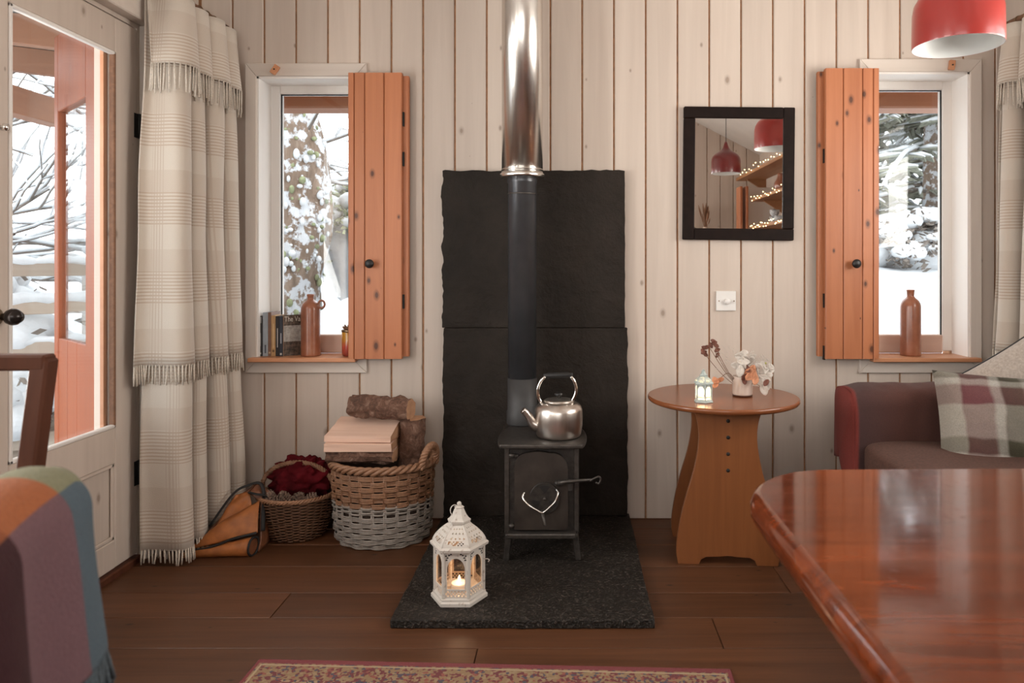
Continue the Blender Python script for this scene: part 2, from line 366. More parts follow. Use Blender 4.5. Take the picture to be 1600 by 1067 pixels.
def cells(name, colors, nx, fuzz=260):
    # colour blocks on UV: one colour per unit cell, nx columns, rows downwards
    t = NT(name); uv = t.N('UVMap').outputs[0]; wob = t.noise(t.mapv(uv, (14,14,1)), 1, 2)
    sp = t.N('SeparateXYZ'); t.L(uv, sp.inputs[0])
    u = t.math('FLOOR', t.math('ADD', sp.outputs[0], t.math('MULTIPLY', t.math('SUBTRACT', wob, .5), .05)))
    v = t.math('FLOOR', t.math('ADD', sp.outputs[1], t.math('MULTIPLY', t.math('SUBTRACT', wob, .5), .05)))
    idx = t.math('ADD', u, t.math('MULTIPLY', v, nx)); n = len(colors)
    c = t.ramp(t.math('DIVIDE', t.math('ADD', idx, .5), n), [(i/n, q) for i, q in enumerate(colors)], 'CONSTANT')
    return fuzzy(t, c, .45, fuzz)
M['blanket'] = cells('patchwork_wool', [(.30,.09,.035), (.42,.135,.052), (.27,.265,.165), (.20,.18,.13),   # row 0 (upper)
    (.050,.014,.018), (.195,.105,.120), (.095,.135,.165), (.085,.11,.125)], 4)
M['blanket_fringe'] = plain('blue_wool_fringe', (.08,.10,.115), .95, 0, 200, .3, .3)
def throw_mat():
    t = NT('maroon_throw'); uv = t.N('UVMap').outputs[0]; sp = t.N('SeparateXYZ'); t.L(uv, sp.inputs[0])
    c = t.ramp(sp.outputs[0], [(0, (.26,.050,.040)), (.008, (.26,.050,.040)), (.02, (.085,.045,.042)), (.20, (.11,.046,.036)), (1, (.10,.043,.034))])
    return fuzzy(t, c, .4, 240)
M['throw'] = throw_mat()
def tartan():
    t = NT('tartan_wool'); uv = t.N('UVMap').outputs[0]; sp = t.N('SeparateXYZ'); t.L(uv, sp.inputs[0])
    def st(c): 
        f = t.math('FRACT', t.math('ADD', t.math('MULTIPLY', c, 1.45), t.math('MULTIPLY', t.noise(t.coord(), 9, 2), .10)))
        return t.ramp(f, [(0, (.42,.38,.32)), (.24, (.42,.38,.32)), (.27, (.16,.055,.060)), (.50, (.18,.075,.075)), (.54, (.46,.43,.38)), (.60, (.46,.43,.38)), (.63, (.055,.045,.028)), (.80, (.085,.08,.05)), (.84, (.40,.36,.31))])
    c = t.mix(.5, st(sp.outputs[0]), st(t.math('ADD', sp.outputs[1], .17))); return fuzzy(t, c, .4, 220)
M['tartan'] = tartan()
M['linen'] = plain('pale_linen', (.42,.36,.31), .85, 0, 120, .15, .15)
M['piping'] = plain('dark_piping', (.018,.016,.016), .6)
M['tassel_y'] = plain('ochre_tassel', (.55,.36,.17), .9, 0, 150, .3, .2)
M['sofa'] = plain('brown_sofa_fabric', (.085,.038,.026), .9, 0, 120, .25, .2)
def rugm():
    t = NT('persian_rug'); v = t.coord(); sp = t.N('SeparateXYZ'); t.L(v, sp.inputs[0])
    x, y = t.math('ABSOLUTE', sp.outputs[0]), t.math('ABSOLUTE', sp.outputs[1])
    d = t.math('MINIMUM', t.math('SUBTRACT', .66, x), t.math('SUBTRACT', 1.0, y))
    n = t.voro(t.mapv(v, (1,1,1)), 120, out='Color'); s2 = t.N('SeparateColor'); t.L(n, s2.inputs[0])
    pat = t.ramp(s2.outputs[0], [(0, (.22,.13,.055)), (.40, (.12,.009,.012)), (.66, (.26,.17,.085)), (.80, (.05,.035,.055)), (.92, (.22,.05,.03))], 'CONSTANT')
    pat2 = t.ramp(s2.outputs[1], [(0, (.14,.012,.016)), (.45, (.30,.20,.11)), (.7, (.03,.025,.05))], 'CONSTANT')
    c = t.mix(t.math('GREATER_THAN', d, .10), pat, pat2)
    c = t.mix(t.math('LESS_THAN', t.math('ABSOLUTE', t.math('SUBTRACT', d, .030)), .003), c, (.34,.25,.14))
    c = t.mix(t.math('LESS_THAN', d, .022), c, (.15,.008,.012)); nn = t.noise(v, 350, 2); t.bump(nn, .4, .004); return t.fin(c, .95, 0, Sheen_Weight=.15)
M['rug'] = rugm()
M['snow'] = plain('snow', (.60,.62,.64), .8, 0, 9, .08, .4, .05, Specular_IOR_Level=.1)
def trunkm():
    t = NT('snowy_trunk'); v = t.coord(); n = t.noise(t.mapv(v, (14,14,4)), 1, 8, .7, .8); s_ = t.noise(v, 9, 5, .65)
    c = t.ramp(n, [(.3, (.12,.08,.055)), (.55, (.24,.17,.125)), (.75, (.34,.26,.20))])
    c = t.mix(t.ramp(s_, [(.50, 0.0), (.56, 1.0)]), c, (.60,.62,.65)); t.bump(n, .8, .04); return t.fin(c, .9)
M['trunk'] = trunkm()
M['twig'] = plain('bare_twig_bark', (.16,.135,.115), .9, 0, 20, .3, .1)
M['needles'] = plain('frosted_needles', (.20,.205,.16), .9, 0, 20, .3, .1)
M['leafgreen'] = plain('frosted_leaf', (.22,.24,.13), .8, 0, 20, .4, .1)
M['fence'] = wood('grey_fence_wood', (.40,.33,.27), (.26,.20,.15), 'x', 'xz', .85, None, grain=14, bump=.2, var=.15)
M['porch_roof'] = plain('porch_sheet', (.45,.47,.46), .7)
M['porch_post'] = wood('orange_outer_door', (.33,.070,.012), (.23,.045,.008), 'z', 'xz', .45, (.25,.07,.03), kscale=(6,3), kth=.10, grain=20, bump=.05, var=.05)

# ================================================================= THE SETTING
XL, XR, YB, YR = -1.62, 1.98, 3.14, -1.35          # room faces: side walls, stove wall, wall behind the camera
RIDGE = (XL+XR)/2
def ceil_z(x): return 2.26 + .52*(XR-RIDGE-abs(x-RIDGE))
# floor planks
fl = struct('floor'); rows = [YR-.02]; y = 3.20
ys = [3.20, 3.02, 2.85, 2.645, 2.432, 2.260, 2.079]
while ys[-1] > YR: ys.append(ys[-1]-.175)
joint = {4: [-.94], 5: [.44], 6: [-.268], 3: [.74], 2: [-.2], 1: [.9]}
MB().box(XL-.1, XR+.1, YR-.1, 3.3, -.12, -.022).build('subfloor', M['groove'], fl)
for i in range(len(ys)-1):
    cuts = joint.get(i, None)
    if cuts is None: cuts = [rnd.uniform(-1, 1.2)]
    xs = [XL-.02] + cuts + [XR+.02]
    for a, b in zip(xs, xs[1:]):
        MB().box(a+.0012, b-.0012, ys[i+1]+.0012, ys[i]-.0012, -.022, 0).build('plank', M['floor'], fl, bevel=.0015)
# stove wall with its two window openings
W1 = (-1.361, -.933, .705, 1.919); W2 = (1.297, 1.727, .705, 1.938)
wb = struct('wall_back'); m = MB()
def holes(m, x0, x1, z0, z1, y0, y1, ops):
    # solid wall with rectangular openings, along x
    xs = x0
    for (a, b, c, d) in sorted(ops):
        m.box(xs, a, y0, y1, z0, z1); m.box(a, b, y0, y1, z0, c); m.box(a, b, y0, y1, d, z1); xs = b
    m.box(xs, x1, y0, y1, z0, z1)
holes(m, XL-.15, XR+.15, -.1, 3.3, YB+.0075, 3.36, [(a, b, c-.019, d+.006) for a, b, c, d in (W1, W2)]); m.build('wall_backing', M['groove'], wb)
GX = [.325+.1381*k for k in range(-14, 13)]
def board_prof(a, b, y0, d, sgn):
    g = .0036; c = .003
    return [(a+g, y0+sgn*d), (a+g, y0+sgn*c), (a+g+c, y0), (b-g-c, y0), (b-g, y0+sgn*c), (b-g, y0+sgn*d)]
for a, b in zip(GX, GX[1:]):
    top = max(ceil_z(a), ceil_z(b))+.01; segs = [(0.004, top)]; DB = .0073
    for (u0, u1, z0, z1) in (W1, W2):
        if b > u0+.001 and a < u1-.001:
            segs = [(.004, z0-.03), (z1+.03, top)]
            if a < u0: MB().prism(board_prof(a, u0+.004, YB, DB, 1), z0-.03, z1+.03).build('board', M['wall'], wb)
            if b > u1: MB().prism(board_prof(u1-.004, b, YB, DB, 1), z0-.03, z1+.03).build('board', M['wall'], wb)
    for z0, z1 in segs: MB().prism(board_prof(a, b, YB, DB, 1), z0, z1).build('board', M['wall'], wb)
# wall behind the camera
wr = struct('wall_rear'); m = MB(); W4 = (-1.3, .8, 1.12, 2.08)
holes(m, XL-.15, XR+.15, -.1, 3.3, YR-.2, YR-.014, [W4]); m.build('wall_backing', M['groove'], wr)
for a, b in zip(GX, GX[1:]):
    top = max(ceil_z(a), ceil_z(b))+.01; segs = [(.004, top)]
    if b > W4[0] and a < W4[1]: segs = [(.004, W4[2]-.03), (W4[3]+.03, top)]
    for z0, z1 in segs: MB().prism(board_prof(a, b, YR, .014, -1), z0, z1).build('board', M['wall'], wr)
# side walls
wl = struct('wall_left'); m = MB()
D0, D1, DM, DT = 1.25, 2.70, 1.975, 1.985
W5 = (-.9, .5, 1.10, 2.0)  # unseen opening, added to throw more light on the rear half
for (a, b, c, d) in ((YR-.2, W5[0], -.1, 2.4), (W5[0], W5[1], -.1, W5[2]), (W5[0], W5[1], W5[3], 2.4), (W5[1], D0, -.1, 2.4), (D1, 3.36, -.1, 2.4), (D0, D1, DT, 2.4)): m.box(XL-.16, XL, a, b, c, d)
m.build('wall_panel', M['wall_side'], wl)
MB().box(XL, XL+.035, D0-.07, D0, 0, 2.05).box(XL, XL+.03, D1+.012, D1+.062, 0, 2.0).build('door_casing', M['trim_z'], wl, bevel=.003)
MB().box(XL, XL+.05, D0-.07, D1+.40, 2.0, 2.16).build('door_head_casing', M['trim_x'], wl, bevel=.004)
wrt = struct('wall_right'); m = MB(); W3 = (.95, 2.55, 1.10, 2.02)
for (a, b, c, d) in ((YR-.2, W3[0], -.1, 2.4), (W3[1], 3.36, -.1, 2.4), (W3[0], W3[1], -.1, W3[2]), (W3[0], W3[1], W3[3], 2.4)): m.box(XR, XR+.16, a, b, c, d)
m.build('wall_panel', M['wall_side'], wrt)
ce = struct('ceiling')
for s_ in (-1, 1):
    e = RIDGE+s_*(XR-RIDGE+.15); ze = 2.26-.52*.15; zr = ceil_z(RIDGE)
    m = MB(); m.add([(e, YR-.2, ze), (RIDGE, YR-.2, zr), (RIDGE, 3.36, zr), (e, 3.36, ze), (e, YR-.2, ze+.1), (RIDGE, YR-.2, zr+.1), (RIDGE, 3.36, zr+.1), (e, 3.36, ze+.1)],
        [(0,1,2,3), (4,5,6,7), (0,1,5,4), (1,2,6,5), (2,3,7,6), (3,0,4,7)]); m.build('ceiling_slope', M['plaster'], ce)
m = MB().box(RIDGE-.06, RIDGE+.06, YR, YB, zr-.2, zr-.005).build('ridge_beam', M['shelf_wood'], ce)

# ---------------------------------------------------------------- windows in the stove wall
def stove_window(name, w_, sgn):
    # sgn -1: the window nearer the glazed door, shutters hinged towards the stove
    x0, x1, z0, z1 = w_; o = struct(name); yf = 3.264; t = .05
    # reveals
    MB().box(x0-.004, x0+.008, YB-.006, yf, z0, z1).build('reveal', M['reveal'], o)
    MB().box(x1-.008, x1+.004, YB-.006, yf, z0, z1).build('reveal', M['reveal'], o)
    MB().box(x0, x1, YB-.006, yf, z1-.008, z1+.004).build('reveal', M['reveal'], o)
    # casing
    c = YB-.014
    for (a, b) in ((x0-.048, x0), (x1, x1+.05)):
        zz0, zz1 = z0-.068, z1+.056; inn = z0 if True else 0
        if b <= x0+.001: poly = [(a, zz0), (b, z0-.016), (b, z1), (a, zz1)]
        else: poly = [(a, z0-.016), (b, zz0), (b, zz1), (a, z1)]
        MB().prism(poly, c, YB+.001, 'y').build('casing', M['trim_z'], o, bevel=.002)
    MB().prism([(x0-.048, z1+.056), (x0+.0006, z1+.0006), (x1-.0006, z1+.0006), (x1+.05, z1+.056)], c-.0005, YB+.001, 'y').build('casing', M['trim_x'], o, bevel=.002)
    MB().prism([(x0-.048, z0-.069), (x1+.05, z0-.069), (x1+.0, z0-.0165), (x0, z0-.0165)], c-.0005, YB+.001, 'y').build('casing', M['trim_x'], o, bevel=.002)
    # sash frame
    fw = .048
    MB().box(x0, x0+fw, yf, yf+.05, z0+.01, z1).build('sash_stile', M['reveal'], o, bevel=.004)
    MB().box(x1-fw, x1, yf, yf+.05, z0+.01, z1).build('sash_stile', M['reveal'], o, bevel=.004)
    MB().box(x0+fw, x1-fw, yf, yf+.05, z1-.044, z1).build('sash_rail', M['reveal'], o, bevel=.004)
    MB().box(x0+fw, x1-fw, yf, yf+.05, z0+.0, z0+.082).build('sash_rail', M['pinkwood'], o, bevel=.004)
    m = MB()
    for (a, b, c_, d) in ((x0+fw, x0+fw+.004, z0+.082, z1-.044), (x1-fw-.004, x1-fw, z0+.082, z1-.044), (x0+fw, x1-fw, z1-.048, z1-.044)): m.box(a, b, yf+.012, yf+.02, c_, d)
    m.build('glazing_seal', M['iron_dark'], o)
    MB().box(x0+fw-.005, x1-fw+.005, yf+.022, yf+.026, z0+.078, z1-.04).build('glass', M['pane'], o)
    # sill board with nosing
    a, b = (x0-.02, x1+.012) if sgn < 0 else (x0-.006, x1+.028)
    MB().box(a, b, YB-.055, YB-.012, z0-.0175, z0).box(x0, x1, YB-.02, yf+.002, z0-.0175, z0).build('sill', M['sill'], o, bevel=.0025)
    # turn button that holds the shutter
    bx = x0+.085 if sgn < 0 else x1-.085
    Mt = Matrix.Translation((bx, YB-.022, z1+.026)) @ Matrix.Rotation(R(35 if sgn < 0 else 8), 4, 'Y')
    m = MB().prism([(-.012,-.021), (.012,-.021), (.013,.0), (.012,.021), (-.012,.021), (-.011, 0)], -.009, .008, 'y', M=Mt); tb = m.build('turn_button', M['sill'], o, bevel=.002)
    MB().ball((bx, YB-.031, z1+.026), .0035).build('screw', M['iron_dark'], tb)
    return o
stove_window('window_1', W1, -1); stove_window('window_2', W2, 1)

def shutter(name, label, w_, sgn):
    x0, x1, z0, z1 = w_; wd = .2145; th = .021
    hx = x1+.004 if sgn < 0 else x0-.004        # hinge line at the opening
    d = 1 if sgn < 0 else -1                     # folded out in this direction
    o = thing(name, label, 'shutter', (hx, YB-.016, z0-.002)); H = z1-z0+.004
    # back leaf against the casing, front leaf folded over it
    def leaf(y0, xa, xb, nb, zz, nm, wid):
        L = MB().box(min(xa, xb), max(xa, xb), y0-th*.25, y0, zz+.004, H-zz-.004).build(nm, M['shutter'], o)
        e = [0]+list(wid)
        tot = sum(wid); acc = 0
        for i in range(nb):
            p, q = xa+(xb-xa)*acc/tot, xa+(xb-xa)*(acc+wid[i])/tot; acc += wid[i]
            a, b = min(p, q), max(p, q)
            MB().prism([(a+.0012, y0), (a+.0012, y0-th+.003), (a+.0042, y0-th), (b-.0042, y0-th), (b-.0012, y0-th+.003), (b-.0012, y0)], zz, H-zz, 'z').build('board', M['shutter'], L)
        return L
    leaf(-.003, d*.012, d*(wd+.02), 3, .008, 'back_leaf', [1, 1, 1])
    xo = d*(wd-.004); xi = d*(-.020)
    F = leaf(-.003-th-.003, xo, xi, 4, 0, 'front_leaf', [1.05, 1.12, .62, .35])
    for zz in (.30, .80, .16 if sgn < 0 else .98): 
        MB().box(d*(wd-.003)-.002, d*(wd-.003)+.005, -.003-th-.012, -.003-th+.004, H*(1-zz)-.03, H*(1-zz)+.03).build('hinge', M['iron_dark'], o)
    kx = d*.079 if sgn < 0 else d*.088; ky = -.003-2*th-.003; kz = 1.1-(412-415)/1130*3.07-(z0-.002)
    Mk = Matrix.Translation((kx, ky, kz)) @ Matrix.Rotation(R(90), 4, 'X')
    MB().lathe([(.009, 0), (.007, .004), (.006, .012), (.014, .018), (.019, .025), (.019, .030), (.013, .036), (.0001, .038)], 20, M=Mk).build('knob', M['black_grip'], F)
    return o
shutter('folding_shutter', 'orange pine bifold shutter folded open beside the window with books on its sill', W1, -1)
shutter('folding_shutter', 'orange pine bifold shutter folded open between the mirror and the window above the sofa', W2, 1)

# ---------------------------------------------------------------- glazed doors in the door wall (two leaves)
def glazed_door(name, ya, yb, hinge):
    o = struct(name); xf = XL+.006; xb = XL-.038; st = .10
    g0, g1 = ya+ (st if hinge else .12), yb-(.13 if hinge else st); zg0, zg1 = .527, 1.857
    MB().box(xb, xf, ya, g0, .03, DT-.006).build('stile', M['wall_side'], o, bevel=.004)
    MB().box(xb, xf, g1, yb, .03, DT-.006).build('stile', M['wall_side'], o, bevel=.004)
    MB().box(xb, xf, g0, g1, zg1, DT-.006).build('rail', M['wall_side'], o, bevel=.003)
    MB().box(xb, xf, g0, g1, .40, zg0).build('rail', M['wall_side'], o, bevel=.003)
    MB().box(xb, xf, g0, g1, .03, .13).build('rail', M['wall_side'], o, bevel=.003)
    MB().box(xb+.012, xf-.014, g0, g1, .13, .40).build('panel', M['wall_side'], o)
    for (a, b, c, d) in ((g0, g0+.014, .13, .40), (g1-.014, g1, .13, .40), (g0, g1, .386, .40), (g0, g1, .13, .144)):
        MB().box(xf-.012, xf-.003, a, b, c, d).build('moulding', M['wall_side'], o, bevel=.003)
    for (a, b, c, d) in ((g0, g0+.012, zg0, zg1), (g1-.012, g1, zg0, zg1), (g0, g1, zg1-.012, zg1), (g0, g1, zg0, zg0+.012)):
        MB().box(xf-.016, xf+.004, a, b, c, d).build('glazing_bead', M['branch' if b == g1 and c == zg0 and d == zg1 else 'reveal'], o, bevel=.003)
    MB().box(xb+.004, xb+.016, g1-.022, g1, zg0, zg1).build('glazing_bead', M['sill'], o)
    MB().box(xb+.020, xb+.024, g0, g1, zg0, zg1).build('glass', M['pane'], o)
    if hinge:
        for z in (.33, 1.62):
            hg = MB().tube([(xf+.004, yb+.006, z-.045), (xf+.004, yb+.006, z+.045)], .0065, 10).box(xf-.001, xf+.002, yb-.02, yb+.03, z-.045, z+.045).build('hinge', M['iron_dark'], o)
        ky, kz = ya+.052, .956
        Mk = Matrix.Translation((xf, ky, kz)) @ Matrix.Rotation(R(90), 4, 'Y')
        k = MB().lathe([(.0001, .074), (.014, .071), (.0225, .058), (.024, .048), (.020, .036), (.011, .028), (.010, .018)], 24, M=Mk).build('knob', M['brass_dk'], o)
        MB().lathe([(.010, .020), (.011, .006), (.024, .004), (.026, 0)], 24, M=Mk).build('rose', M['brass'], k)
        l = MB().box(xf, xf+.010, ya+.01, ya+.055, 1.475, 1.50).tube([(xf+.012, ya+.005, 1.487), (xf+.012, ya+.065, 1.487)], .007, 10).build('bolt', M['chrome'], o)
        Mk = Matrix.Translation((xf+.012, ya+.045, 1.487)) @ Matrix.Rotation(R(90), 4, 'Y'); MB().lathe([(.005, 0), (.005, .012), (.011, .018), (.010, .027), (.0001, .029)], 16, M=Mk).build('bolt_knob', M['chrome'], l)
    return o
glazed_door('door_1', DM+.002, D1-.008, True); glazed_door('door_2', D0+.006, DM-.002, False)
th_ = MB().box(XL-.16, XL+.02, D0, D1, -.02, .024).build('trim_1', M['dark_wood'], None, bevel=.004); th_['kind'] = 'structure'

def far_window(name, axis, w_, at):
    o = struct(name); a0, a1, z0, z1 = w_
    def bx(m, a, b, c, d, t0, t1): m.box(a, b, t0, t1, c, d) if axis == 'x' else m.box(t0, t1, a, b, c, d)
    mid = (a0+a1)/2
    for (a, b, c, d) in ((a0, a0+.05, z0, z1), (a1-.05, a1, z0, z1), (mid-.03, mid+.03, z0, z1), (a0, a1, z1-.05, z1), (a0, a1, z0, z0+.06)):
        m = MB(); bx(m, a, b, c, d, at-.03, at+.03); m.build('window_frame', M['reveal'], o, bevel=.004)
    m = MB(); bx(m, a0+.04, a1-.04, z0+.05, z1-.04, at-.003, at+.003); m.build('glass', M['pane'], o)
far_window('window_3', 'y', W3, XR+.10); far_window('window_4', 'x', W4, YR-.12); far_window('added_window', 'y', W5, XL-.10)  # the left wall one is unseen and added for its light

# ================================================================= FIREPLACE SLATES
def rough_slab(name, x0, x1, z0, z1, y0, y1, mat, edges, lbl, cat='slate slab', n=60, flat=False):
    # upright (or lying when flat) slab with broken edges; edges: amplitude at x0, x1, z0, z1
    e0, e1, e2, e3 = edges
    out = []
    def j(k, a): return a*(nz((k*9.1, z0*7+x0, 3.3))+.6*nz((k*31, 1.7, x1*5)))
    for i in range(n): t = i/n; out.append((lerp(x0, x1, t), z0+j(t+.1, e2)))
    for i in range(n): t = i/n; out.append((x1+j(t+5.2, e1), lerp(z0, z1, t)))
    for i in range(n): t = i/n; out.append((lerp(x1, x0, t), z1+j(t+9.3, e3)))
    for i in range(n): t = i/n; out.append((x0+j(t+14.7, e0), lerp(z1, z0, t)))
    m = MB().prism(out, y0, y1, 'z' if flat else 'y')
    return tag(m.build(name, mat, None, bevel=.003, seg=2), lbl, cat)
rough_slab('slate_slab', -.553, .232, .834, 1.508, 3.10, 3.138, M['slate'], (.010, .002, .0005, .006), 'upper black slate slab on the wall behind the steel flue')
rough_slab('slate_slab', -.548, .243, .0285, .8325, 3.097, 3.138, M['slate'], (.007, .005, .004, .0005), 'lower riven slate slab on the wall behind the stove and kettle')
rough_slab('hearth_slab', -.548, .252, 2.19, 3.136, .0008, .0265, M['hearth'], (.004, .003, .005, .001), 'dark granite hearth slab lying on the floor under the stove', 'hearth', flat=True)

# ================================================================= STOVE, FLUE, KETTLE
HZ = .0265
st = thing('wood_stove', 'small black cast iron wood stove with four splayed legs on the hearth', 'stove', (-.1065, 2.64, HZ))
# local: front face at y=0, z from hearth
bw = .1365; b0, b1 = .093, .415; bd = .30
MB().box(-bw, bw, .0, bd, b0, b1).build('body', M['iron'], st, bevel=.006, seg=2)
for sx in (-1, 1):
    MB().prism([(sx*(bw-.001), b0+.01), (sx*(bw-.019), b0+.01), (sx*(bw-.019), b1), (sx*(bw-.001), b1)], -.004, .002, 'y').build('front_frame', M['iron_lit'], st, bevel=.002)
# top plate: straight front, bowed sides
pl = []
hw = .168
for i in range(9): t = i/8; pl.append((lerp(-.150, .150, t), -.042-.006*math.sin(PI*t)))
for i in range(1, 12): t = i/12; pl.append((lerp(.150, .118, t)+.030*math.sin(PI*min(1, t*1.05))**.8, lerp(-.042, .335, t)))
for i in range(9): t = i/8; pl.append((lerp(.118, -.118, t), .335))
for i in range(1, 12): t = i/12; pl.append((lerp(-.118, -.150, t)-.030*math.sin(PI*min(1, (1-t)*1.05))**.8, lerp(.335, -.042, t)))
MB().prism(pl, b1, b1+.016, 'z', smooth=False).build('top_plate', M['iron_lit'], st, bevel=.005, seg=2)
TOPZ = HZ+b1+.016
# legs
for sx in (-1, 1):
    for yy, dy in ((.012, -.012), (.27, .012)):
        m = MB(); a, b = sx*(bw-.030), sx*(bw-.004)
        lo, hi = min(a, b), max(a, b); off = sx*.012
        m.add([(lo, yy-.014, b0+.008), (hi, yy-.014, b0+.008), (hi, yy+.014, b0+.008), (lo, yy+.014, b0+.008),
               (lo+off+.004, yy+dy-.010, .0005), (hi+off, yy+dy-.010, .0005), (hi+off, yy+dy+.012, .0005), (lo+off+.004, yy+dy+.012, .0005)],
              [(0,1,2,3), (4,5,6,7), (0,1,5,4), (1,2,6,5), (2,3,7,6), (3,0,4,7)]); m.build('leg', M['iron'], st, bevel=.003)
MB().box(-bw+.012, bw-.012, -.040, .004, b0-.004, b0+.016).box(-bw+.004, bw-.006, -.010, .05, b0-.010, b0+.004).build('ash_lip', M['iron_lit'], st, bevel=.005, seg=2)
# door: flat left edge, rounded top
dr = [(-.098, .116), (.078, .116)]
for i in range(7): a = R(-90+15*i); dr.append((.078+.018*math.cos(a), .134+.018*math.sin(a)))
for i in range(11): a = R(0+9*i); dr.append((.042+.054*math.cos(a), .330+.064*math.sin(a)))
for i in range(8): t = i/7; dr.append((lerp(.030, -.055, t), .394+.006*math.sin(PI*t)))
for i in range(9): a = R(90+10*i); dr.append((-.052+.046*math.cos(a), .346+.048*math.sin(a)))
door = MB().prism(dr, -.020, -.002, 'y').build('door', M['iron_door'], st, bevel=.004, seg=2)
for zz in (.128, .384): MB().ball((-.108, -.012, zz), .011, 12, 8, (1.2, .9, .85)).box(-.108, -.085, -.016, -.004, zz-.004, zz+.004).build('hinge', M['iron_lit'], door)
vc = (.012, .232)
m = MB().prism([(vc[0]+.055*math.cos(2*PI*i/40), vc[1]+.058*math.sin(2*PI*i/40)) for i in range(40)], -.028, -.018, 'y'); vt = m.build('air_vent', M['iron'], door, bevel=.002)
for a in (90, 210, 330):
    m = MB().prism([(vc[0]+.018*math.cos(R(a)), vc[1]+.018*math.sin(R(a)))]+[(vc[0]+.046*math.cos(R(a+d)), vc[1]+.048*math.sin(R(a+d))) for d in (-26,-13,0,13,26)], -.0288, -.020, 'y'); m.build('vent_gap_shade', M['iron_dark'], vt)  # dark wedge laid on the disc as the shade inside an opening
MB().ball((vc[0], -.030, vc[1]), .006).build('rivet', M['iron_lit'], vt)
pts = bez([(-.060, -.034, .258), (-.066, -.046, .243), (-.046, -.062, .222), (-.006, -.066, .198), (.004, -.066, .194), (.018, -.066, .202), (.050, -.060, .232), (.060, -.046, .258), (.054, -.034, .268)], 5)
MB().tube(pts, .0038, 8).build('wire_guard', M['chrome'], vt)
MB().tube(bez([(.004, -.030, .19), (.006, -.048, .178), (.012, -.058, .158), (.014, -.060, .146)], 4), .0052, 8).build('vent_lever', M['iron_lit'], vt)
h = MB().tube([(.058, -.030, .288), (.09, -.036, .296), (.185, -.040, .304)], [.008, .0065, .0055], 10).tube(bez([(.175, -.042, .300), (.190, -.045, .310), (.207, -.045, .316), (.213, -.045, .306), (.206, -.045, .291), (.196, -.045, .296)], 5), .0036, 8).build('door_handle', M['iron_lit'], door)
MB().ball((.058, -.030, .288), .012, 12, 8).build('pivot', M['iron'], h); MB().box(.096, .112, -.034, -.002, .262, .296).build('latch', M['iron'], h)

fx, fy = -.198, 2.945
fp = thing('stove_pipe', 'matt black stove pipe rising from the top of the stove', 'stove pipe', (fx, fy, TOPZ+.0005))
z1 = 1.462-TOPZ
MB().lathe([(.0625, 0), (.0635, .004), (.0635, .050), (.0605, .056), (.0605, .186)], 40).build('collar', M['pipe2'], fp)
MB().lathe([(.0578, .186), (.0578, z1-.03), (.060, z1-.026), (.060, z1-.012), (.0578, z1-.008), (.0578, z1+.03)], 40).build('pipe', M['pipe'], fp)
MB().lathe([(.0592, z1-.075), (.0598, z1-.073), (.0598, z1-.071), (.0592, z1-.069)], 40).build('seam_ring', M['iron_lit'], fp)
ff = thing('steel_flue', 'polished steel flue pipe with a bottom flange above the slate', 'flue', (fx, fy, 1.456))
top = ceil_z(fx)-1.456-.05
MB().lathe([(.0600, .0), (.0895, .002), (.0900, .007), (.0905, .011), (.0895, .016), (.0840, .018), (.0840, .024)], 48).build('flange', M['steel'], ff)
MB().lathe([(.0835, .018), (.0835, top)], 48).build('outer_pipe', M['steel'], ff)
MB().lathe([(.0850, .030), (.0856, .032), (.0850, .034)], 48).build('seam_ring', M['steel'], ff)

kt = thing('kettle', 'brushed aluminium kettle with a black grip standing on the stove', 'kettle', (-.046, 2.728, TOPZ+.001))
MB().lathe([(.0001, .0), (.076, .0), (.081, .002), (.0835, .006), (.0850, .012), (.0900, .040), (.0908, .070), (.0895, .098), (.085, .112), (.0745, .123), (.060, .1295), (.054, .131)], 56).build('body', M['alu'], kt)
lid = MB().lathe([(.056, .130), (.056, .134), (.050, .1375), (.030, .142), (.0001, .143)], 40).build('lid', M['alu_top'], kt)
MB().lathe([(.008, .142), (.007, .148), (.014, .152), (.016, .158), (.013, .162), (.0001, .163)], 20).build('lid_knob', M['black_grip'], lid)
MB().tube(bez([(-.066, -.012, .040), (-.094, -.022, .052), (-.112, -.028, .080), (-.124, -.032, .096), (-.134, -.035, .104)], 6), [.027]*4+[.025,.023,.021,.019,.0175,.0165,.016,.0155,.015,.0145,.014,.0138,.0136,.0134,.0132,.0130,.0128,.0125,.0125,.0125,.012][:21], 18).build('spout', M['alu'], kt)
for sx in (-1, 1):
    pts = bez([(sx*.056-.010, 0, .126), (sx*.068-.008, 0, .150), (sx*.072-.006, 0, .178), (sx*.062-.004, 0, .208), (sx*.048-.002, 0, .224)], 5)
    m = MB()
    for dy in (-.008, 0, .008): m.tube([(p.x, p.y+dy, p.z) for p in pts], .0062, 8)
    m.build('handle_arm', M['chrome'], kt)
MB().lathe([(.0001, -.056), (.008, -.055), (.0105, -.050), (.0095, -.043), (.0115, -.038), (.0120, 0), (.0115, .038), (.0095, .043), (.0105, .050), (.008, .055), (.0001, .056)], 20, M=Matrix.Translation((-.002, 0, .228)) @ Matrix.Rotation(R(88), 4, 'Y')).build('grip', M['black_grip'], kt)

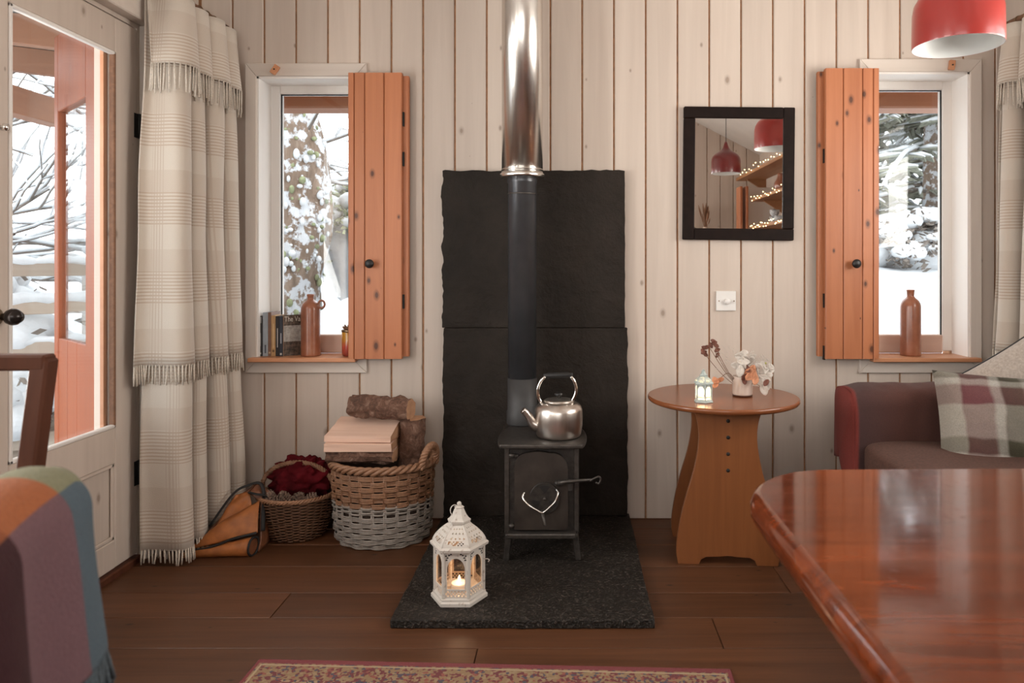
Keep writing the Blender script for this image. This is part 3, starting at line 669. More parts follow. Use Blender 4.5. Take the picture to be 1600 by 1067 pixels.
# ================================================================= LANTERNS
def lantern(name, label, loc, rz, s, mat, glow):
    o = thing(name, label, 'lantern', loc, rz)
    def hexp(r, z): return [(r*math.cos(R(60*k+60)), r*math.sin(R(60*k+60)), z) for k in range(6)]
    S = lambda *p: tuple(q*s for q in p)
    m = MB().lathe([(r*s, z*s) for r, z in ((.092, 0), (.092, .010), (.086, .014), (.086, .020), (.078, .024))], 6, smooth=False, a0=R(60)); m.build('base', mat, o)
    body0, body1, ra, rb = .022, .170, .078, .078
    for k in range(6):
        a0, a1 = R(60*k+60), R(60*k+120)
        A = Vector((math.cos(a0), math.sin(a0), 0))*ra*s; B = Vector((math.cos(a1), math.sin(a1), 0))*ra*s
        # post
        MB().tube([A+Vector((0,0,body0*s)), A+Vector((0,0,body1*s))], .0062*s, 6, smooth=False).build('post', mat, o)
        D = B-A; Lw = D.length; d = D.normalized(); nrm = Vector((d.y, -d.x, 0))
        def P(u, z, t=0): return A + d*(u*Lw) + nrm*t*s + Vector((0,0,z*s))
        # lower fret band: lattice with real holes
        NU, NV = 14, 5
        pn = MB()
        pn.grid(lambda u, v: P(u, lerp(body0, .052, v)), NU, NV, smooth=False, skip=lambda i, j: j in (1, 2, 3) and ((i+(j % 2)) % 2 == 1) and 0 < i < NU-1)
        pn.build('fret_band', mat, o, solid=.0022*s)
        # arched head: strip between the arch and the top rail
        an = MB(); K = 16; z_sp, z_top = .112, body1
        def arch(u):
            q = (u-.14)/.72
            if q <= 0 or q >= 1: return z_sp-.06
            return z_sp + .036*math.sqrt(max(0, 1-(2*q-1)**2))
        vs = []; us = [0, .14]+[.14+.72*(.5-.5*math.cos(PI*i/K)) for i in range(1, K)]+[.86, 1]
        for u in us: vs += [P(u, max(z_sp-.0001, arch(u))), P(u, z_top)]
        an.add(vs, [(2*i, 2*i+2, 2*i+3, 2*i+1) for i in range(len(us)-1)])
        for (ua, ub) in ((0, .14), (.86, 1)): an.add([P(ua, .052), P(ub, .052), P(ub, z_sp), P(ua, z_sp)], [(0,1,2,3)])
        an.build('arch_panel', mat, o, solid=.0022*s)
        dk = MB()
        for (u, z) in ((.10, .156), (.16, .150), (.22, .158), (.30, .161), (.70, .161), (.78, .158), (.84, .150), (.90, .156), (.12, .143), (.88, .143)):
            Mx = P(u, z, .0013); dk.prism([(-.0035*s, -.002*s), (.0035*s, -.0012*s), (.003*s, .002*s), (-.002*s, .0026*s)], -.0004*s, .0004*s, 'y', M=Matrix.Translation(Mx) @ Matrix.Rotation(math.atan2(d.y, d.x), 4, 'Z'))
        stuff(dk.build('pierced_hole_shade', M['iron_dark'], o))  # dark chips on the panel stand for the shade in pierced holes
        MB().add([P(.04, .03, -.003), P(.96, .03, -.003), P(.96, .165, -.003), P(.04, .165, -.003)], [(0,1,2,3)]).build('glass_pane', M['lantern_pane'], o, solid=.0012*s)
    # eaves and pierced roof
    m = MB().lathe([(r*s, z*s) for r, z in ((.080, .166), (.094, .170), (.096, .178), (.088, .183), (.080, .181))], 6, smooth=False, a0=R(60), caps=False); m.build('eaves', mat, o)
    prof = [(.086, .181), (.082, .194), (.072, .207), (.058, .220), (.044, .231), (.030, .239)]
    for k in range(6):
        a0, a1 = R(60*k+60), R(60*k+120); tabr = [(i/(len(prof)-1), p[0]) for i, p in enumerate(prof)]; tabz = [(i/(len(prof)-1), p[1]) for i, p in enumerate(prof)]
        def Q(u, v):
            r, z = interp(tabr, v)*s, interp(tabz, v)*s
            A = Vector((math.cos(a0)*r, math.sin(a0)*r, z)); B = Vector((math.cos(a1)*r, math.sin(a1)*r, z)); return A.lerp(B, u)
        NU, NV = 16, 16; rr = random.Random(5)
        hole = {(i, j) for i in range(2, 14) for j in range(2, 14) if (j <= 4 and abs((i-7.5)) < 5 and (i*3+j*2) % 5 < 3 and not (j == 2 and i % 4 == 0)) or (j > 5 and (i % 3 == 1) and (j % 3 == 0))}
        MB().grid(Q, NU, NV, smooth=False, skip=lambda i, j: (i, j) in hole).build('roof_panel', mat, o, solid=.0018*s)
        MB().tube([Q(0, t/8) for t in range(9)], .0026*s, 6).build('roof_rib', mat, o)
    m = MB().lathe([(r*s, z*s) for r, z in ((.030, .237), (.036, .242), (.038, .250), (.030, .256), (.022, .268), (.016, .282), (.014, .286), (.017, .289), (.010, .293))], 6, smooth=False, a0=R(60))
    tp = m.build('cupola', mat, o); MB().ball((0, 0, .299*s), .0075*s, 12, 8).build('finial', mat, tp)
    MB().tube([S(.014*math.cos(2*PI*i/20)-.014, -.004, .286+.018*math.sin(2*PI*i/20)-.008) for i in range(20)], .0016*s, 6, closed=True).build('ring', mat, tp)
    MB().tube(bez([S(.082, .0, .12), S(.092, -.004, .122), S(.098, -.004, .118), S(.094, -.004, .112)], 4), .0016*s, 6).box(.0795*s, .0835*s, -.004*s, .004*s, .10*s, .135*s).build('door_catch', mat, o)
    return o
LX, LY = -.362, 2.345
lantern('metal_lantern', 'tall white hexagonal metal lantern standing on the hearth slab', (LX, LY, HZ+.003), R(0), 1.0, M['white_metal'], False)
def tealight(loc, label, s=1.0, watts=.8):
    t = thing('tealight', label, 'candle', loc)
    MB().lathe([(.0001, 0), (.0185*s, 0), (.0195*s, .002), (.0195*s, .014*s), (.0180*s, .014*s)], 24).build('cup', M['frosted'], t)
    MB().lathe([(.0001, .0115*s), (.0182*s, .0115*s)], 24).build('wax', M['wax'], t)
    MB().tube([(0,0,.011*s), (0,0,.017*s)], .0008, 6).build('wick', M['iron_dark'], t)
    MB().lathe([(.0001, .015*s), (.003*s, .018*s), (.0036*s, .021*s), (.002*s, .027*s), (.0001, .032*s)], 12).build('flame', M['flame'], t)
    l = bpy.data.lights.new('candle_light', 'POINT'); l.energy = watts; l.color = (1, .70, .44); l.shadow_soft_size = .008
    lo = bpy.data.objects.new('candle_light', l); COL.objects.link(lo); lo.parent = t; lo.location = (0, 0, .05*s); return t
tealight((LX, LY, HZ+.028), 'lit tealight candle burning inside the tall white lantern', 1.35, .26)

# ================================================================= SIDE TABLE
TX, TY, TZ = .587, 2.80, .598
sd = thing('side_table', 'round oak side table on curved plank sides beside the slate', 'side table', (TX, TY, 0), R(-4))
MB().lathe([(.0001, TZ-.022), (.275, TZ-.022), (.284, TZ-.018), (.288, TZ-.012), (.288, TZ-.006), (.2855, TZ-.001), (.283, TZ), (.2815, TZ), (.0001, TZ)], 72).build('table_top', M['oak_top'], sd)
prof = [(0, .182), (.04, .188), (.10, .184), (.18, .170), (.26, .150), (.34, .126), (.42, .110), (.48, .106), (.53, .112), (.578, .128)]
def side_panel():
    pts = []
    N = 30
    for i in range(N+1): z = .576*i/N; pts.append((interp(prof, z) if True else 0, z))
    # smooth outline by catmull-rom
    c = bez([(w_, 0, z) for z, w_ in prof], 5); right = [(p.x, min(p.z, .5755)) for p in c]
    foot = [(-.105, 0), (-.098, .018), (-.080, .028), (-.030, .030), (0, .034), (.030, .030), (.080, .028), (.098, .018), (.105, 0)]
    return right + [(-x, z) for x, z in right[::-1]] + foot
for sgn in (-1, 1):
    o = MB().prism(side_panel(), -.011, .011, 'y').build('side_panel', M['oak'], sd, bevel=.002); o.location = (0, sgn*.135, 0)
    if sgn < 0:
        for i in range(4): MB().lathe([(.0068, 0), (.0068, .003), (.0001, .0045)], 12, M=Matrix.Translation((0, -.0105, .530-.0605*i)) @ Matrix.Rotation(R(90), 4, 'X')).build('dowel_plug', M['iron_dark'], o)
for sx in (-1, 1):
    MB().prism([(sx*.075-.011, 0), (sx*.075+.011, 0), (sx*.075+.011, 1), (sx*.075-.011, 1)], 0, 1, 'z') if False else None
c = bez([(w_, 0, z) for z, w_ in prof], 4)
m = MB().box(-.012, .012, -.124, .124, .16, .576).build('centre_web', M['oak'], sd)

tl = lantern('small_lantern', 'small pale aqua lantern glowing on the round side table', (.489, 2.665, TZ+.001), R(30), .395, M['aqua_metal'], True)
for k in range(6):
    a = R(60*k+90); r = .058*.395
    p = Vector((math.cos(a)*r, math.sin(a)*r, 0)); q = Vector((-math.sin(a), math.cos(a), 0))
    w2, z0, z1 = .0085, .022, .060
    MB().add([p-q*w2+Vector((0,0,z0)), p+q*w2+Vector((0,0,z0)), p+q*w2+Vector((0,0,z1)), p-q*w2+Vector((0,0,z1))], [(0,1,2,3)]).build('glowing_light', M['lamp_glow'], tl, solid=.001)
l = bpy.data.lights.new('small_lantern_light', 'POINT'); l.energy = .6; l.color = (1, .70, .42); l.shadow_soft_size = .02
lo = bpy.data.objects.new('small_lantern_light', l); COL.objects.link(lo); lo.parent = tl; lo.location = (0, 0, .035)

VX, VY = .662, 2.79
vs_ = thing('vase', 'small cream ceramic vase with a dark base on the side table', 'vase', (VX, VY, TZ+.001))
MB().lathe([(.0001, .004), (.0365, .004), (.0385, .010), (.0385, .070), (.0372, .076), (.0350, .076), (.0350, .02), (.0001, .018)], 40).build('body', M['ceramic'], vs_)
MB().lathe([(.0001, 0), (.0375, 0), (.0380, .0045), (.0001, .0045)], 40).build('foot_ring', M['dark_wood'], vs_)
fb = thing('dried_flowers', 'bunch of dried honesty and peach petals in the cream vase', 'dried flowers', (VX, VY, TZ+.08))
r_ = random.Random(3)
M['stem'] = plain('dry_stem', (.20,.10,.06), .8); M['honesty'] = plain('honesty_disc', (.62,.56,.50), .6, 0, 60, .15, .05)
M['peach'] = plain('peach_petal', (.58,.26,.14), .7, 0, 60, .2, .05); M['brownleaf'] = plain('brown_leaf', (.16,.055,.035), .7, 0, 60, .3, .05); M['limebud'] = plain('lime_bud', (.40,.38,.12), .7)
def stem(p1, bend=.02):
    p1 = Vector(p1); a = Vector((p1.x*.12, p1.y*.12, -.05)); mid = (a+p1)*.5+Vector((0,0,bend))
    MB().tube(bez([a, mid, p1], 6), .0012, 5).build('stem', M['stem'], fb); return p1
def disc(p, r, mat, nm, ax=None):
    ax = ax or Vector((r_.uniform(-.5,.5), -1, r_.uniform(-.4,.5))); q = ax.to_track_quat('Z', 'Y').to_matrix().to_4x4()
    Mx = Matrix.Translation(p) @ q @ Matrix.Rotation(r_.uniform(0, 6), 4, 'Z')
    m = MB().grid(lambda u, v: Mx @ Vector((r*v*1.25*math.cos(2*PI*u)*(1+.15*math.cos(4*PI*u)), r*v*.9*math.sin(2*PI*u), .25*r*v*v+.1*r*math.sin(6*PI*u)*v)), 12, 3)
    m.build(nm, mat, fb, solid=.0006)
for q in [(-.135,-.02,.115), (-.15,-.01,.085), (-.12,-.03,.13), (-.105,0,.09)]:
    p = stem(q, -.01)
    for k in range(3): disc(p+Vector((r_.uniform(-.014,.014), r_.uniform(-.01,.01), r_.uniform(-.016,.012))), .009, M['brownleaf'], 'leaf')
p = stem((-.10,-.04,-.01), .04)
for k in range(5): disc(Vector((-.098+r_.uniform(-.016,.022), -.045, -.022+r_.uniform(-.012,.012))), .011, M['peach'], 'petal')
for q in [(-.012,-.02,.075), (-.03,-.03,.040), (-.005,-.035,.055), (.02,-.02,.060), (.062,-.04,.012), (.075,-.05,-.008), (.068,-.055,-.045), (.09,-.03,.02), (-.02,-.045,.022), (.055,-.04,.032)]:
    p = stem(q); disc(p, .017, M['honesty'], 'seed_disc'); disc(p+Vector((.012,.004,.012)), .013, M['honesty'], 'seed_disc')
for q in [(.012,-.05,.018), (.028,-.055,.006), (.024,-.05,.026), (.034,-.055,-.010), (.016,-.055,.004)]: disc(Vector(q), .016, M['peach'], 'petal')
for q in [(-.006,-.048,.0), (-.004,-.05,-.014), (.0,-.03,.042), (.074,-.062,-.02), (.008,-.048,.03), (.03,-.04,.034)]: disc(Vector(q), .011, M['brownleaf'], 'leaf')
gy = MB()
for k in range(70):
    t = r_.uniform(0,1); a = Vector((.02+.09*t+r_.uniform(-.01,.01), r_.uniform(-.02,.03), .05+r_.uniform(-.02,.05)-.03*t)); gy.tube([(.01,0,.0), a*.6, a], .0004, 4); gy.ball(a, .0022, 6, 4)
for k in range(40):
    a = Vector((-.06+r_.uniform(-.05,.05), r_.uniform(-.02,.01), .03+r_.uniform(-.02,.09))); gy.tube([a*.85, a], .0004, 4); gy.ball(a, .0016, 6, 4)
stuff(gy.build('gypsophila_spray', M['honesty'], fb))
for q in [(.078,-.02,.045), (.084,-.02,.048), (.073,-.02,.05)]: MB().ball(q, .0045, 8, 6).build('bud', M['limebud'], fb)

# ================================================================= ON THE WALL
mr = thing('wall_mirror', 'rectangular wall mirror in a dark brown frame on the boarded wall', 'mirror', (.724, YB-.001, 1.497))
mr.rotation_euler = (0, R(.6), 0)
mw, mh, mb = .2395, .287, .050
for (a, b, c, d) in ((-mw, -mw+mb, -mh, mh-mb), (mw-mb, mw, -mh+mb, mh), (-mw, mw-mb, mh-mb, mh), (-mw+mb, mw, -mh, -mh+mb)):
    MB().box(a+.0004, b-.0004, -.026, 0, c+.0004, d-.0004).build('frame_bar', M['mirror_wood'], mr, bevel=.003)
MB().box(-mw+mb-.004, mw-mb+.004, -.019, -.013, -mh+mb-.004, mh-mb+.004).build('mirror_glass', M['mirror'], mr)
sw = thing('dimmer_switch', 'square white dimmer switch below the wall mirror', 'light switch', (.672, YB-.001, .947))
MB().box(-.043, .043, -.009, 0, -.043, .043).build('plate', M['white_plastic'], sw, bevel=.003, seg=2)
MB().lathe([(.0125, 0), (.0125, .010), (.011, .013), (.0001, .013)], 24, M=Matrix.Translation((.004, -.009, -.002)) @ Matrix.Rotation(R(90), 4, 'X')).build('dial', M['white_plastic'], sw)
for sx in (-.031, .034): MB().ball((sx, -.009, 0), .0028, 8, 6).build('screw', M['brass'], sw)

# ================================================================= ON THE SILLS
SZ = .7055
def bookmat(name, col): return plain(name, col, .5, 0, 30, .15, .03)
M['pages'] = wood('book_pages', (.70,.62,.50), (.55,.47,.36), 'z', 'xz', .8, None, grain=120, bump=.1)
def book(x0, x1, h, d, col, label, strip=None, y=3.150, rz=0):
    b = thing('book', label, 'book', (x0, y, SZ), rz, 'books on the window sill'); wd = x1-x0; cm = bookmat('book_cover', col)
    MB().box(0, wd, 0, .0022, 0, h).box(0, .0016, .0022, d, 0, h).box(wd-.0016, wd, .0022, d, 0, h).build('cover', cm, b)
    MB().box(.0017, wd-.0017, .0023, d-.003, .002, h-.002).build('pages', M['pages'], b)
    if strip: 
        for (c, za, zb, fr) in strip: MB().box(wd*(.5-fr), wd*(.5+fr), -.0004, .0004, h*za, h*zb).build('spine_print', bookmat('spine_print', c), b)
    return b
def BX(px): return (px-892)/358.0
book(BX(402.3), BX(411.2), .176, .10, (.022,.021,.022), 'black paperback with a grey and white spine at the end of the row', [((.45,.44,.42), .25, .58, .16), ((.30,.29,.28), .82, .97, .3), ((.5,.48,.45), .05, .09, .25)])
book(BX(411.7), BX(419.6), .190, .10, (.33,.37,.41), 'pale blue grey book, tall and thin, beside the black paperback', [((.08,.09,.11), .07, .26, .16)])
book(BX(419.8), BX(424.6), .191, .10, (.20,.11,.075), 'thin brown book beside the pale blue grey one', [((.45,.33,.2), .06, .10, .3)])
book(BX(424.8), BX(431.4), .177, .095, (.46,.28,.13), 'tan paperback between the brown book and the black one', [((.16,.09,.04), .10, .16, .25), ((.62,.45,.25), .2, .8, .12)])
book(BX(431.6), BX(437.3), .174, .095, (.016,.015,.017), 'slim black book with small white spine lettering', [((.55,.53,.5), .22, .70, .10)])
book(BX(437.5), BX(442.3), .173, .095, (.030,.034,.05), 'slim dark navy book next to the illustrated one', [((.4,.42,.46), .32, .58, .16), ((.55,.53,.5), .03, .08, .3)])
cb = thing('book', 'illustrated book turned so that its front cover shows', 'book', (BX(443.0), 3.158, SZ), R(33), 'books on the window sill')
def covermat():
    t = NT('illustrated_cover'); v = t.coord(); n = t.noise(v, 60, 6, .7); sp = t.N('SeparateXYZ'); t.L(v, sp.inputs[0])
    dk = t.ramp(n, [(.4, (.02,.014,.010)), (.62, (.16,.11,.08))]); sky = t.ramp(n, [(.35, (.25,.23,.21)), (.7, (.55,.52,.47))])
    up = t.math('GREATER_THAN', sp.outputs[2], .062); lo = t.math('LESS_THAN', sp.outputs[2], .132)
    return t.fin(t.mix(t.math('MULTIPLY', up, lo), dk, sky), .4)
MB().box(0, .082, 0, .0016, 0, .178).build('front_cover', covermat(), cb)
MB().box(-.0018, 0, 0, .017, 0, .178).build('spine', bookmat('book_spine_tan', (.36,.22,.13)), cb)
MB().box(.0, .080, .0018, .0155, .002, .176).build('pages', M['pages'], cb)
MB().box(0, .082, .0157, .017, 0, .178).build('back_cover', bookmat('book_back_dark', (.05,.035,.025)), cb)
fc = bpy.data.curves.new('cover_title', 'FONT'); fc.body = 'The Val'; fc.size = .032; fc.extrude = .0003
ft = bpy.data.objects.new('title_curve', fc); COL.objects.link(ft); bpy.context.view_layer.update()
fm = bpy.data.meshes.new_from_object(ft.evaluated_get(bpy.context.evaluated_depsgraph_get())); bpy.data.objects.remove(ft)
fo = bpy.data.objects.new('cover_title', fm); COL.objects.link(fo); fo.parent = cb; fo.rotation_euler = (R(90), 0, 0); fo.location = (.003, -.0006, .150); fo.scale = (.72, 1, 1)
fm.materials.clear(); fm.materials.append(bookmat('title_print', (.72,.68,.60)))
# stoneware jug with a ring handle, plain stoneware bottle
jg = thing('stoneware_bottle', 'tall brown stoneware bottle with a ring handle beside the books', 'bottle', (BX(483), 3.175, SZ))
JP = [(.0001, 0), (.0400, 0), (.0418, .004), (.0418, .012), (.0410, .020), (.0410, .200), (.0398, .212), (.0350, .226), (.0250, .237), (.0165, .243), (.0140, .247), (.0140, .256), (.0160, .262), (.0160, .268), (.0130, .270), (.0110, .262)]
MB().lathe(JP, 48).build('body', M['stoneware'], jg)
MB().tube([(.048+.0135*math.cos(a), 0, .225+.0165*math.sin(a)) for a in [2*PI*i/24 for i in range(24)]], .0052, 10, closed=True).build('handle', M['stoneware'], jg)
b2 = tag(MB().lathe([(.0001, 0), (.0420, 0), (.0435, .005), (.0430, .02), (.0430, .215), (.0405, .228), (.0330, .242), (.0215, .252), (.0160, .258), (.0150, .262), (.0165, .282), (.0175, .285), (.0160, .289), (.0120, .288), (.0115, .27)], 48).build('stoneware_bottle', M['stoneware'], None, loc=((1424.5-892)/356, 3.185, SZ)), 'brown stoneware bottle standing alone on the sill above the sofa', 'bottle')
aj = thing('amber_jar', 'amber and red glass jar on the sill by the shutter', 'jar', ((544-892)/358, 3.175, SZ))
MB().lathe([(.0001, 0), (.029, 0), (.031, .005), (.0325, .012), (.0325, .110), (.030, .114), (.029, .114), (.029, .01), (.0001, .008)], 36).build('glass_body', M['amber'], aj)
MB().lathe([(.033, .104), (.0345, .106), (.0345, .112), (.033, .114)], 36).build('rim', M['brass'], aj)
m = MB(); r_ = random.Random(2)
for i in range(14): 
    a = r_.uniform(0, 6.28); m.tube(bez([(0,0,.08), (.018*math.cos(a), .018*math.sin(a), .115), (.028*math.cos(a+.3), .026*math.sin(a+.3), .118+r_.uniform(0,.018))], 4), .0035, 6)
m.build('dried_stalks', M['wick_brown'], aj)

# ================================================================= BASKETS AND LOGS
def weave(mb, n, prof_r, z, sx, sy, off, rad, sub=5, strands=2, sp=.006):
    for s_ in range(strands):
        pts = []
        N = n*sub
        for i in range(N):
            a = 2*PI*i/N; ph = math.cos(n*a/2 + PI*off); r = prof_r + .0065*ph
            pts.append((r*sx*math.cos(a), r*sy*math.sin(a), z+(s_-(strands-1)/2)*sp + .0015*nz((a*3, z*40, s_))))
        mb.tube(pts, rad, 5, closed=True)
def rope_ring(mb, rx, ry, z, R0, rad, turns, strands=3, a0=0, a1=2*PI, N=260):
    for s_ in range(strands):
        pts = []
        for i in range(N):
            a = a0+(a1-a0)*i/N; ph = turns*a+2*PI*s_/strands
            rr = R0*math.cos(ph); pts.append(((rx+rr)*math.cos(a), (ry+rr)*math.sin(a), z+R0*math.sin(ph)))
        mb.tube(pts, rad, 6, closed=True)
def rope_path(mb, path, R0, rad, turns, strands=3):
    P = [Vector(p) for p in path]
    for s_ in range(strands):
        pts = []
        for i, p in enumerate(P):
            T = (P[min(i+1, len(P)-1)]-P[max(i-1, 0)]).normalized(); N = T.cross(Vector((0,1,0))); N = N.normalized() if N.length > .05 else T.cross(Vector((1,0,0))).normalized(); B = T.cross(N)
            ph = 2*PI*(turns*i/len(P)+s_/strands); pts.append(p+N*R0*math.cos(ph)+B*R0*math.sin(ph))
        mb.tube(pts, rad, 6)
BKX, BKY = -.762, 2.943
lb = thing('log_basket', 'large round log basket, brown wicker above and grey wicker below', 'basket', (BKX, BKY, 0))
n = 26; sx, sy = 1, .86
def lr(z): return interp([(0, .172), (.03, .188), (.10, .193), (.20, .196), (.30, .202)], z)
g = MB(); b = MB()
z = .012; row = 0
while z < .292:
    grey = z < .168; tgt = g if grey else b
    band = .135 < z < .168
    weave(tgt, n, lr(z), z, sx, sy, row % 2, .0037, 4, 3 if not band else 1, .0062); z += (.0215 if not band else .008); row += 1
g.build('grey_weave', M['wick_grey'], lb); b.build('brown_weave', M['wick_brown'], lb)
sg = MB(); sb = MB()
for k in range(n):
    a = 2*PI*(k+.5)/n
    for d in (-.012, .012):
        f = lambda z: (lr(z)*sx*math.cos(a+d*1.6), lr(z)*sy*math.sin(a+d*1.6), z)
        sg.tube([f(.004), f(.09), f(.172)], .0034, 5); sb.tube([f(.172), f(.23), f(.302)], .0034, 5)
sg.build('stakes', M['wick_grey'], lb); sb.build('stakes', M['wick_brown'], lb)
MB().lathe([(.0001, .002), (.165, .002), (.180, .03), (.184, .12), (.190, .295), (.178, .295), (.172, .12), (.165, .02), (.0001, .02)], 40, sx=sx, sy=sy).build('gap_shade_layer', M['wick_in'], lb)  # dark inner layer put in so the weave gaps look shaded
m = MB(); rope_ring(m, .203*sx, .203*sy, .310, .0095, .0085, 13); m.build('rope_rim', M['wick_brown'], lb)
for sgn in (1, -1):
    a = R(-18) if sgn > 0 else R(162)
    c0 = Vector((math.cos(a)*.203*sx, math.sin(a)*.203*sy, .308)); tg = Vector((-math.sin(a), math.cos(a)*sy, 0)).normalized(); ou = Vector((math.cos(a), math.sin(a), 0))
    path = []
    for i in range(61):
        t = PI*i/60; path.append(c0+tg*(.052*math.cos(t))+Vector((0,0,-.01+.085*math.sin(t)**.8))+ou*(.014*math.sin(t)))
    m = MB(); rope_path(m, path, .0082, .0075, 6); m.build('handle', M['wick_brown'], lb)

def log_prism(name, label, sec, length, loc, rot, bark_idx, mats=('split','bark'), sub=14, amp=.004):
    # sec: cross-section (y,z); bark_idx: indices of section edges that carry bark
    t = thing(name, label, 'log', loc, 0, 'firewood in the log basket'); t.rotation_euler = rot
    n = len(sec); P = []
    fine = []
    for i in range(n):
        a, b_ = Vector(sec[i]), Vector(sec[(i+1) % n]); k = 8 if i in bark_idx else 5
        for q in range(k): fine.append((a.lerp(b_, q/k), i in bark_idx))
    F = len(fine); seed = loc[0]*13+loc[2]*7
    def pt(i, j):
        p, bk = fine[i % F]; x = length*(j/sub-.5); c = p.normalized() if p.length > 1e-6 else p
        d = (amp*2.2 if bk else amp*.6)*nz((x*(28 if bk else 6)+seed, p.x*40, p.y*40)); ends = .006*nz((p.x*30, p.y*30, seed+j)) if j in (0, sub) else 0
        return (x+ends, p.x+c.x*d, p.y+c.y*d)
    wd = MB(); bk = MB()
    for i in range(F):
        tgt = bk if fine[i][1] else wd
        vs = [pt(i, j) for j in range(sub+1)]+[pt(i+1, j) for j in range(sub+1)]
        tgt.add(vs, [(j, j+1, sub+2+j, sub+1+j) for j in range(sub)], fine[i][1])
    wd.build('split_face', M[mats[0]], t) if wd.f else None
    bk.build('bark', M[mats[1]], t) if bk.f else None
    for j in (0, sub): MB().add([pt(i, j) for i in range(F)], [tuple(range(F))]).build('cut_end', M['endgrain'], t)
    return t
circ = lambda r, k=18, e=1: [(r*math.cos(2*PI*i/k), r*e*math.sin(2*PI*i/k)) for i in range(k)]
log_prism('firewood_log', 'round bark covered log lying on top of the pile', circ(.049, 18, .95), .255, (-.773, 2.955, .521), (0, R(2), R(-9)), set(range(18)), amp=.006)
log_prism('firewood_log', 'pale split log with a broad flat face under the round log', [(-.085, -.020), (-.085, .004), (.085, .046), (.09, -.020)], .262, (-.835, 2.93, .425), (0, R(0), R(-3)), set(), amp=.005)
log_prism('firewood_log', 'thin pale split log below the broad flat one', [(-.095, -.016), (-.098, .015), (.085, .015), (.085, -.016)], .262, (-.838, 2.925, .387), (0, R(.5), R(2)), set(), amp=.006)
log_prism('firewood_log', 'half round log with rough bark just above the basket rim', [(-.085, .022), (-.098, .006), (-.092, -.014), (-.06, -.030), (.07, -.026), (.075, .022)], .262, (-.835, 2.93, .3465), (0, R(1), R(1)), {0, 1, 2, 3}, amp=.006)
sl = log_prism('firewood_log', 'upright bark log standing in the basket beside the handle', circ(.052, 18), .29, (-.655, 2.975, .33), (0, R(-88), R(4)), set(range(18)), amp=.004)

SBX, SBY = -1.118, 2.955
sbk = thing('wicker_basket', 'small dark wicker basket with an arched handle beside the log basket', 'basket', (SBX, SBY, 0), R(12))
n = 30; sx, sy = 1, .92
def sr(z): return interp([(0, .098), (.04, .118), (.10, .136), (.165, .148)], z)
for zz, nm in ((.008, 'lower_weave'), (.090, 'upper_weave')):
    g = MB(); z = zz; row = 0
    while z < zz+.080: weave(g, n, sr(z), z, sx, sy, row % 2, .0030, 4, 1); z += .0062; row += 1
    g.build(nm, M['wick_dark'], sbk)
s_ = MB()
for k in range(n):
    a = 2*PI*(k+.5)/n; s_.tube([(sr(z)*sx*math.cos(a), sr(z)*sy*math.sin(a), z) for z in (.003, .06, .12, .172)], .003, 5)
s_.build('stakes', M['wick_dark'], sbk)
MB().lathe([(.0001, .002), (.094, .002), (.112, .04), (.131, .10), (.142, .165), (.132, .165), (.12, .10), (.1, .03), (.0001, .03)], 36, sx=sx, sy=sy).build('gap_shade_layer', M['wick_in'], sbk)
m = MB(); rope_ring(m, .150*sx, .150*sy, .174, .005, .0045, 22, 3); m.build('rim', M['wick_brown'], sbk)
path = [(.146*math.cos(PI*i/60)*1.0, .01+.10*math.cos(PI*i/60)*-.35, .168+.125*math.sin(PI*i/60)**.8) for i in range(61)]
m = MB(); rope_path(m, path, .0058, .0052, 13); m.build('handle', M['wick_brown'], sbk)
# crimson cloth heaped in the small basket
def lump(name, label, cat, loc, dims, mat, seed, amp=.35, fr=3.5, n=40, m_=26, rz=0):
    def fn(u, v):
        th, ph = 2*PI*u, PI*v; d = Vector((math.sin(ph)*math.cos(th), math.sin(ph)*math.sin(th), -math.cos(ph)))
        k = 1+amp*(abs(nz(d*fr+Vector((seed, 0, 0))))*1.6-.35+.5*nz(d*fr*2.3+Vector((0, seed, 0)))); return Vector((d.x*dims[0]*k, d.y*dims[1]*k, d.z*dims[2]*k))
    return tag(MB().grid(fn, n, m_, wrapu=True).build(name, mat, None, loc=loc), label, cat)
rc = lump('crimson_cloth', 'crumpled dark crimson cloth heaped in the small basket', 'cloth', (SBX+.005, SBY+.045, .218), (.125, .085, .085), M['redcloth'], 3.1, .30, 3.0, 64, 40)
lump('crimson_cushion', 'dark crimson cushion tucked behind the two baskets', 'cushion', (-.985, 3.085, .20), (.07, .035, .11), M['redcloth'], 8.7, .15)
r_ = random.Random(9)
def pine_cone(loc, rot, label):
    c = thing('pine_cone', label, 'pine cone', loc, 0, 'pine cones in the small basket'); c.rotation_euler = rot
    MB().lathe([(.0001, -.026), (.013, -.018), (.016, -.004), (.011, .016), (.0001, .028)], 12).build('core', M['cone'], c)
    m = MB()
    for k in range(46):
        t = k/46; a = k*2.4; z = -.022+.048*t; r = .020*math.sin(PI*(.15+.8*t))
        d = Vector((math.cos(a), math.sin(a), 0)); q = Vector((-d.y, d.x, 0)); p = d*.010+Vector((0,0,z)); e = d*(r+.004)+Vector((0,0,z+.007))
        m.add([p-q*.003, p+q*.003, e+q*.005, e+Vector((0,0,.003)), e-q*.005], [(0,1,2,3,4)])
    m.build('scales', M['cone_tip'], c, solid=.0012)
for i, (dx, dy) in enumerate([(-.085,-.085), (-.045,-.105), (0,-.115), (.045,-.108), (.085,-.085), (-.02,-.085), (.03,-.08), (-.10,-.04)]):
    pine_cone((SBX+dx*.95, SBY+dy*.95, .168+r_.uniform(0,.010)), (r_.uniform(-1.4,1.4), r_.uniform(-1.4,1.4), r_.uniform(0,6)), 'brown pine cone lying in the small basket under the crimson cloth')

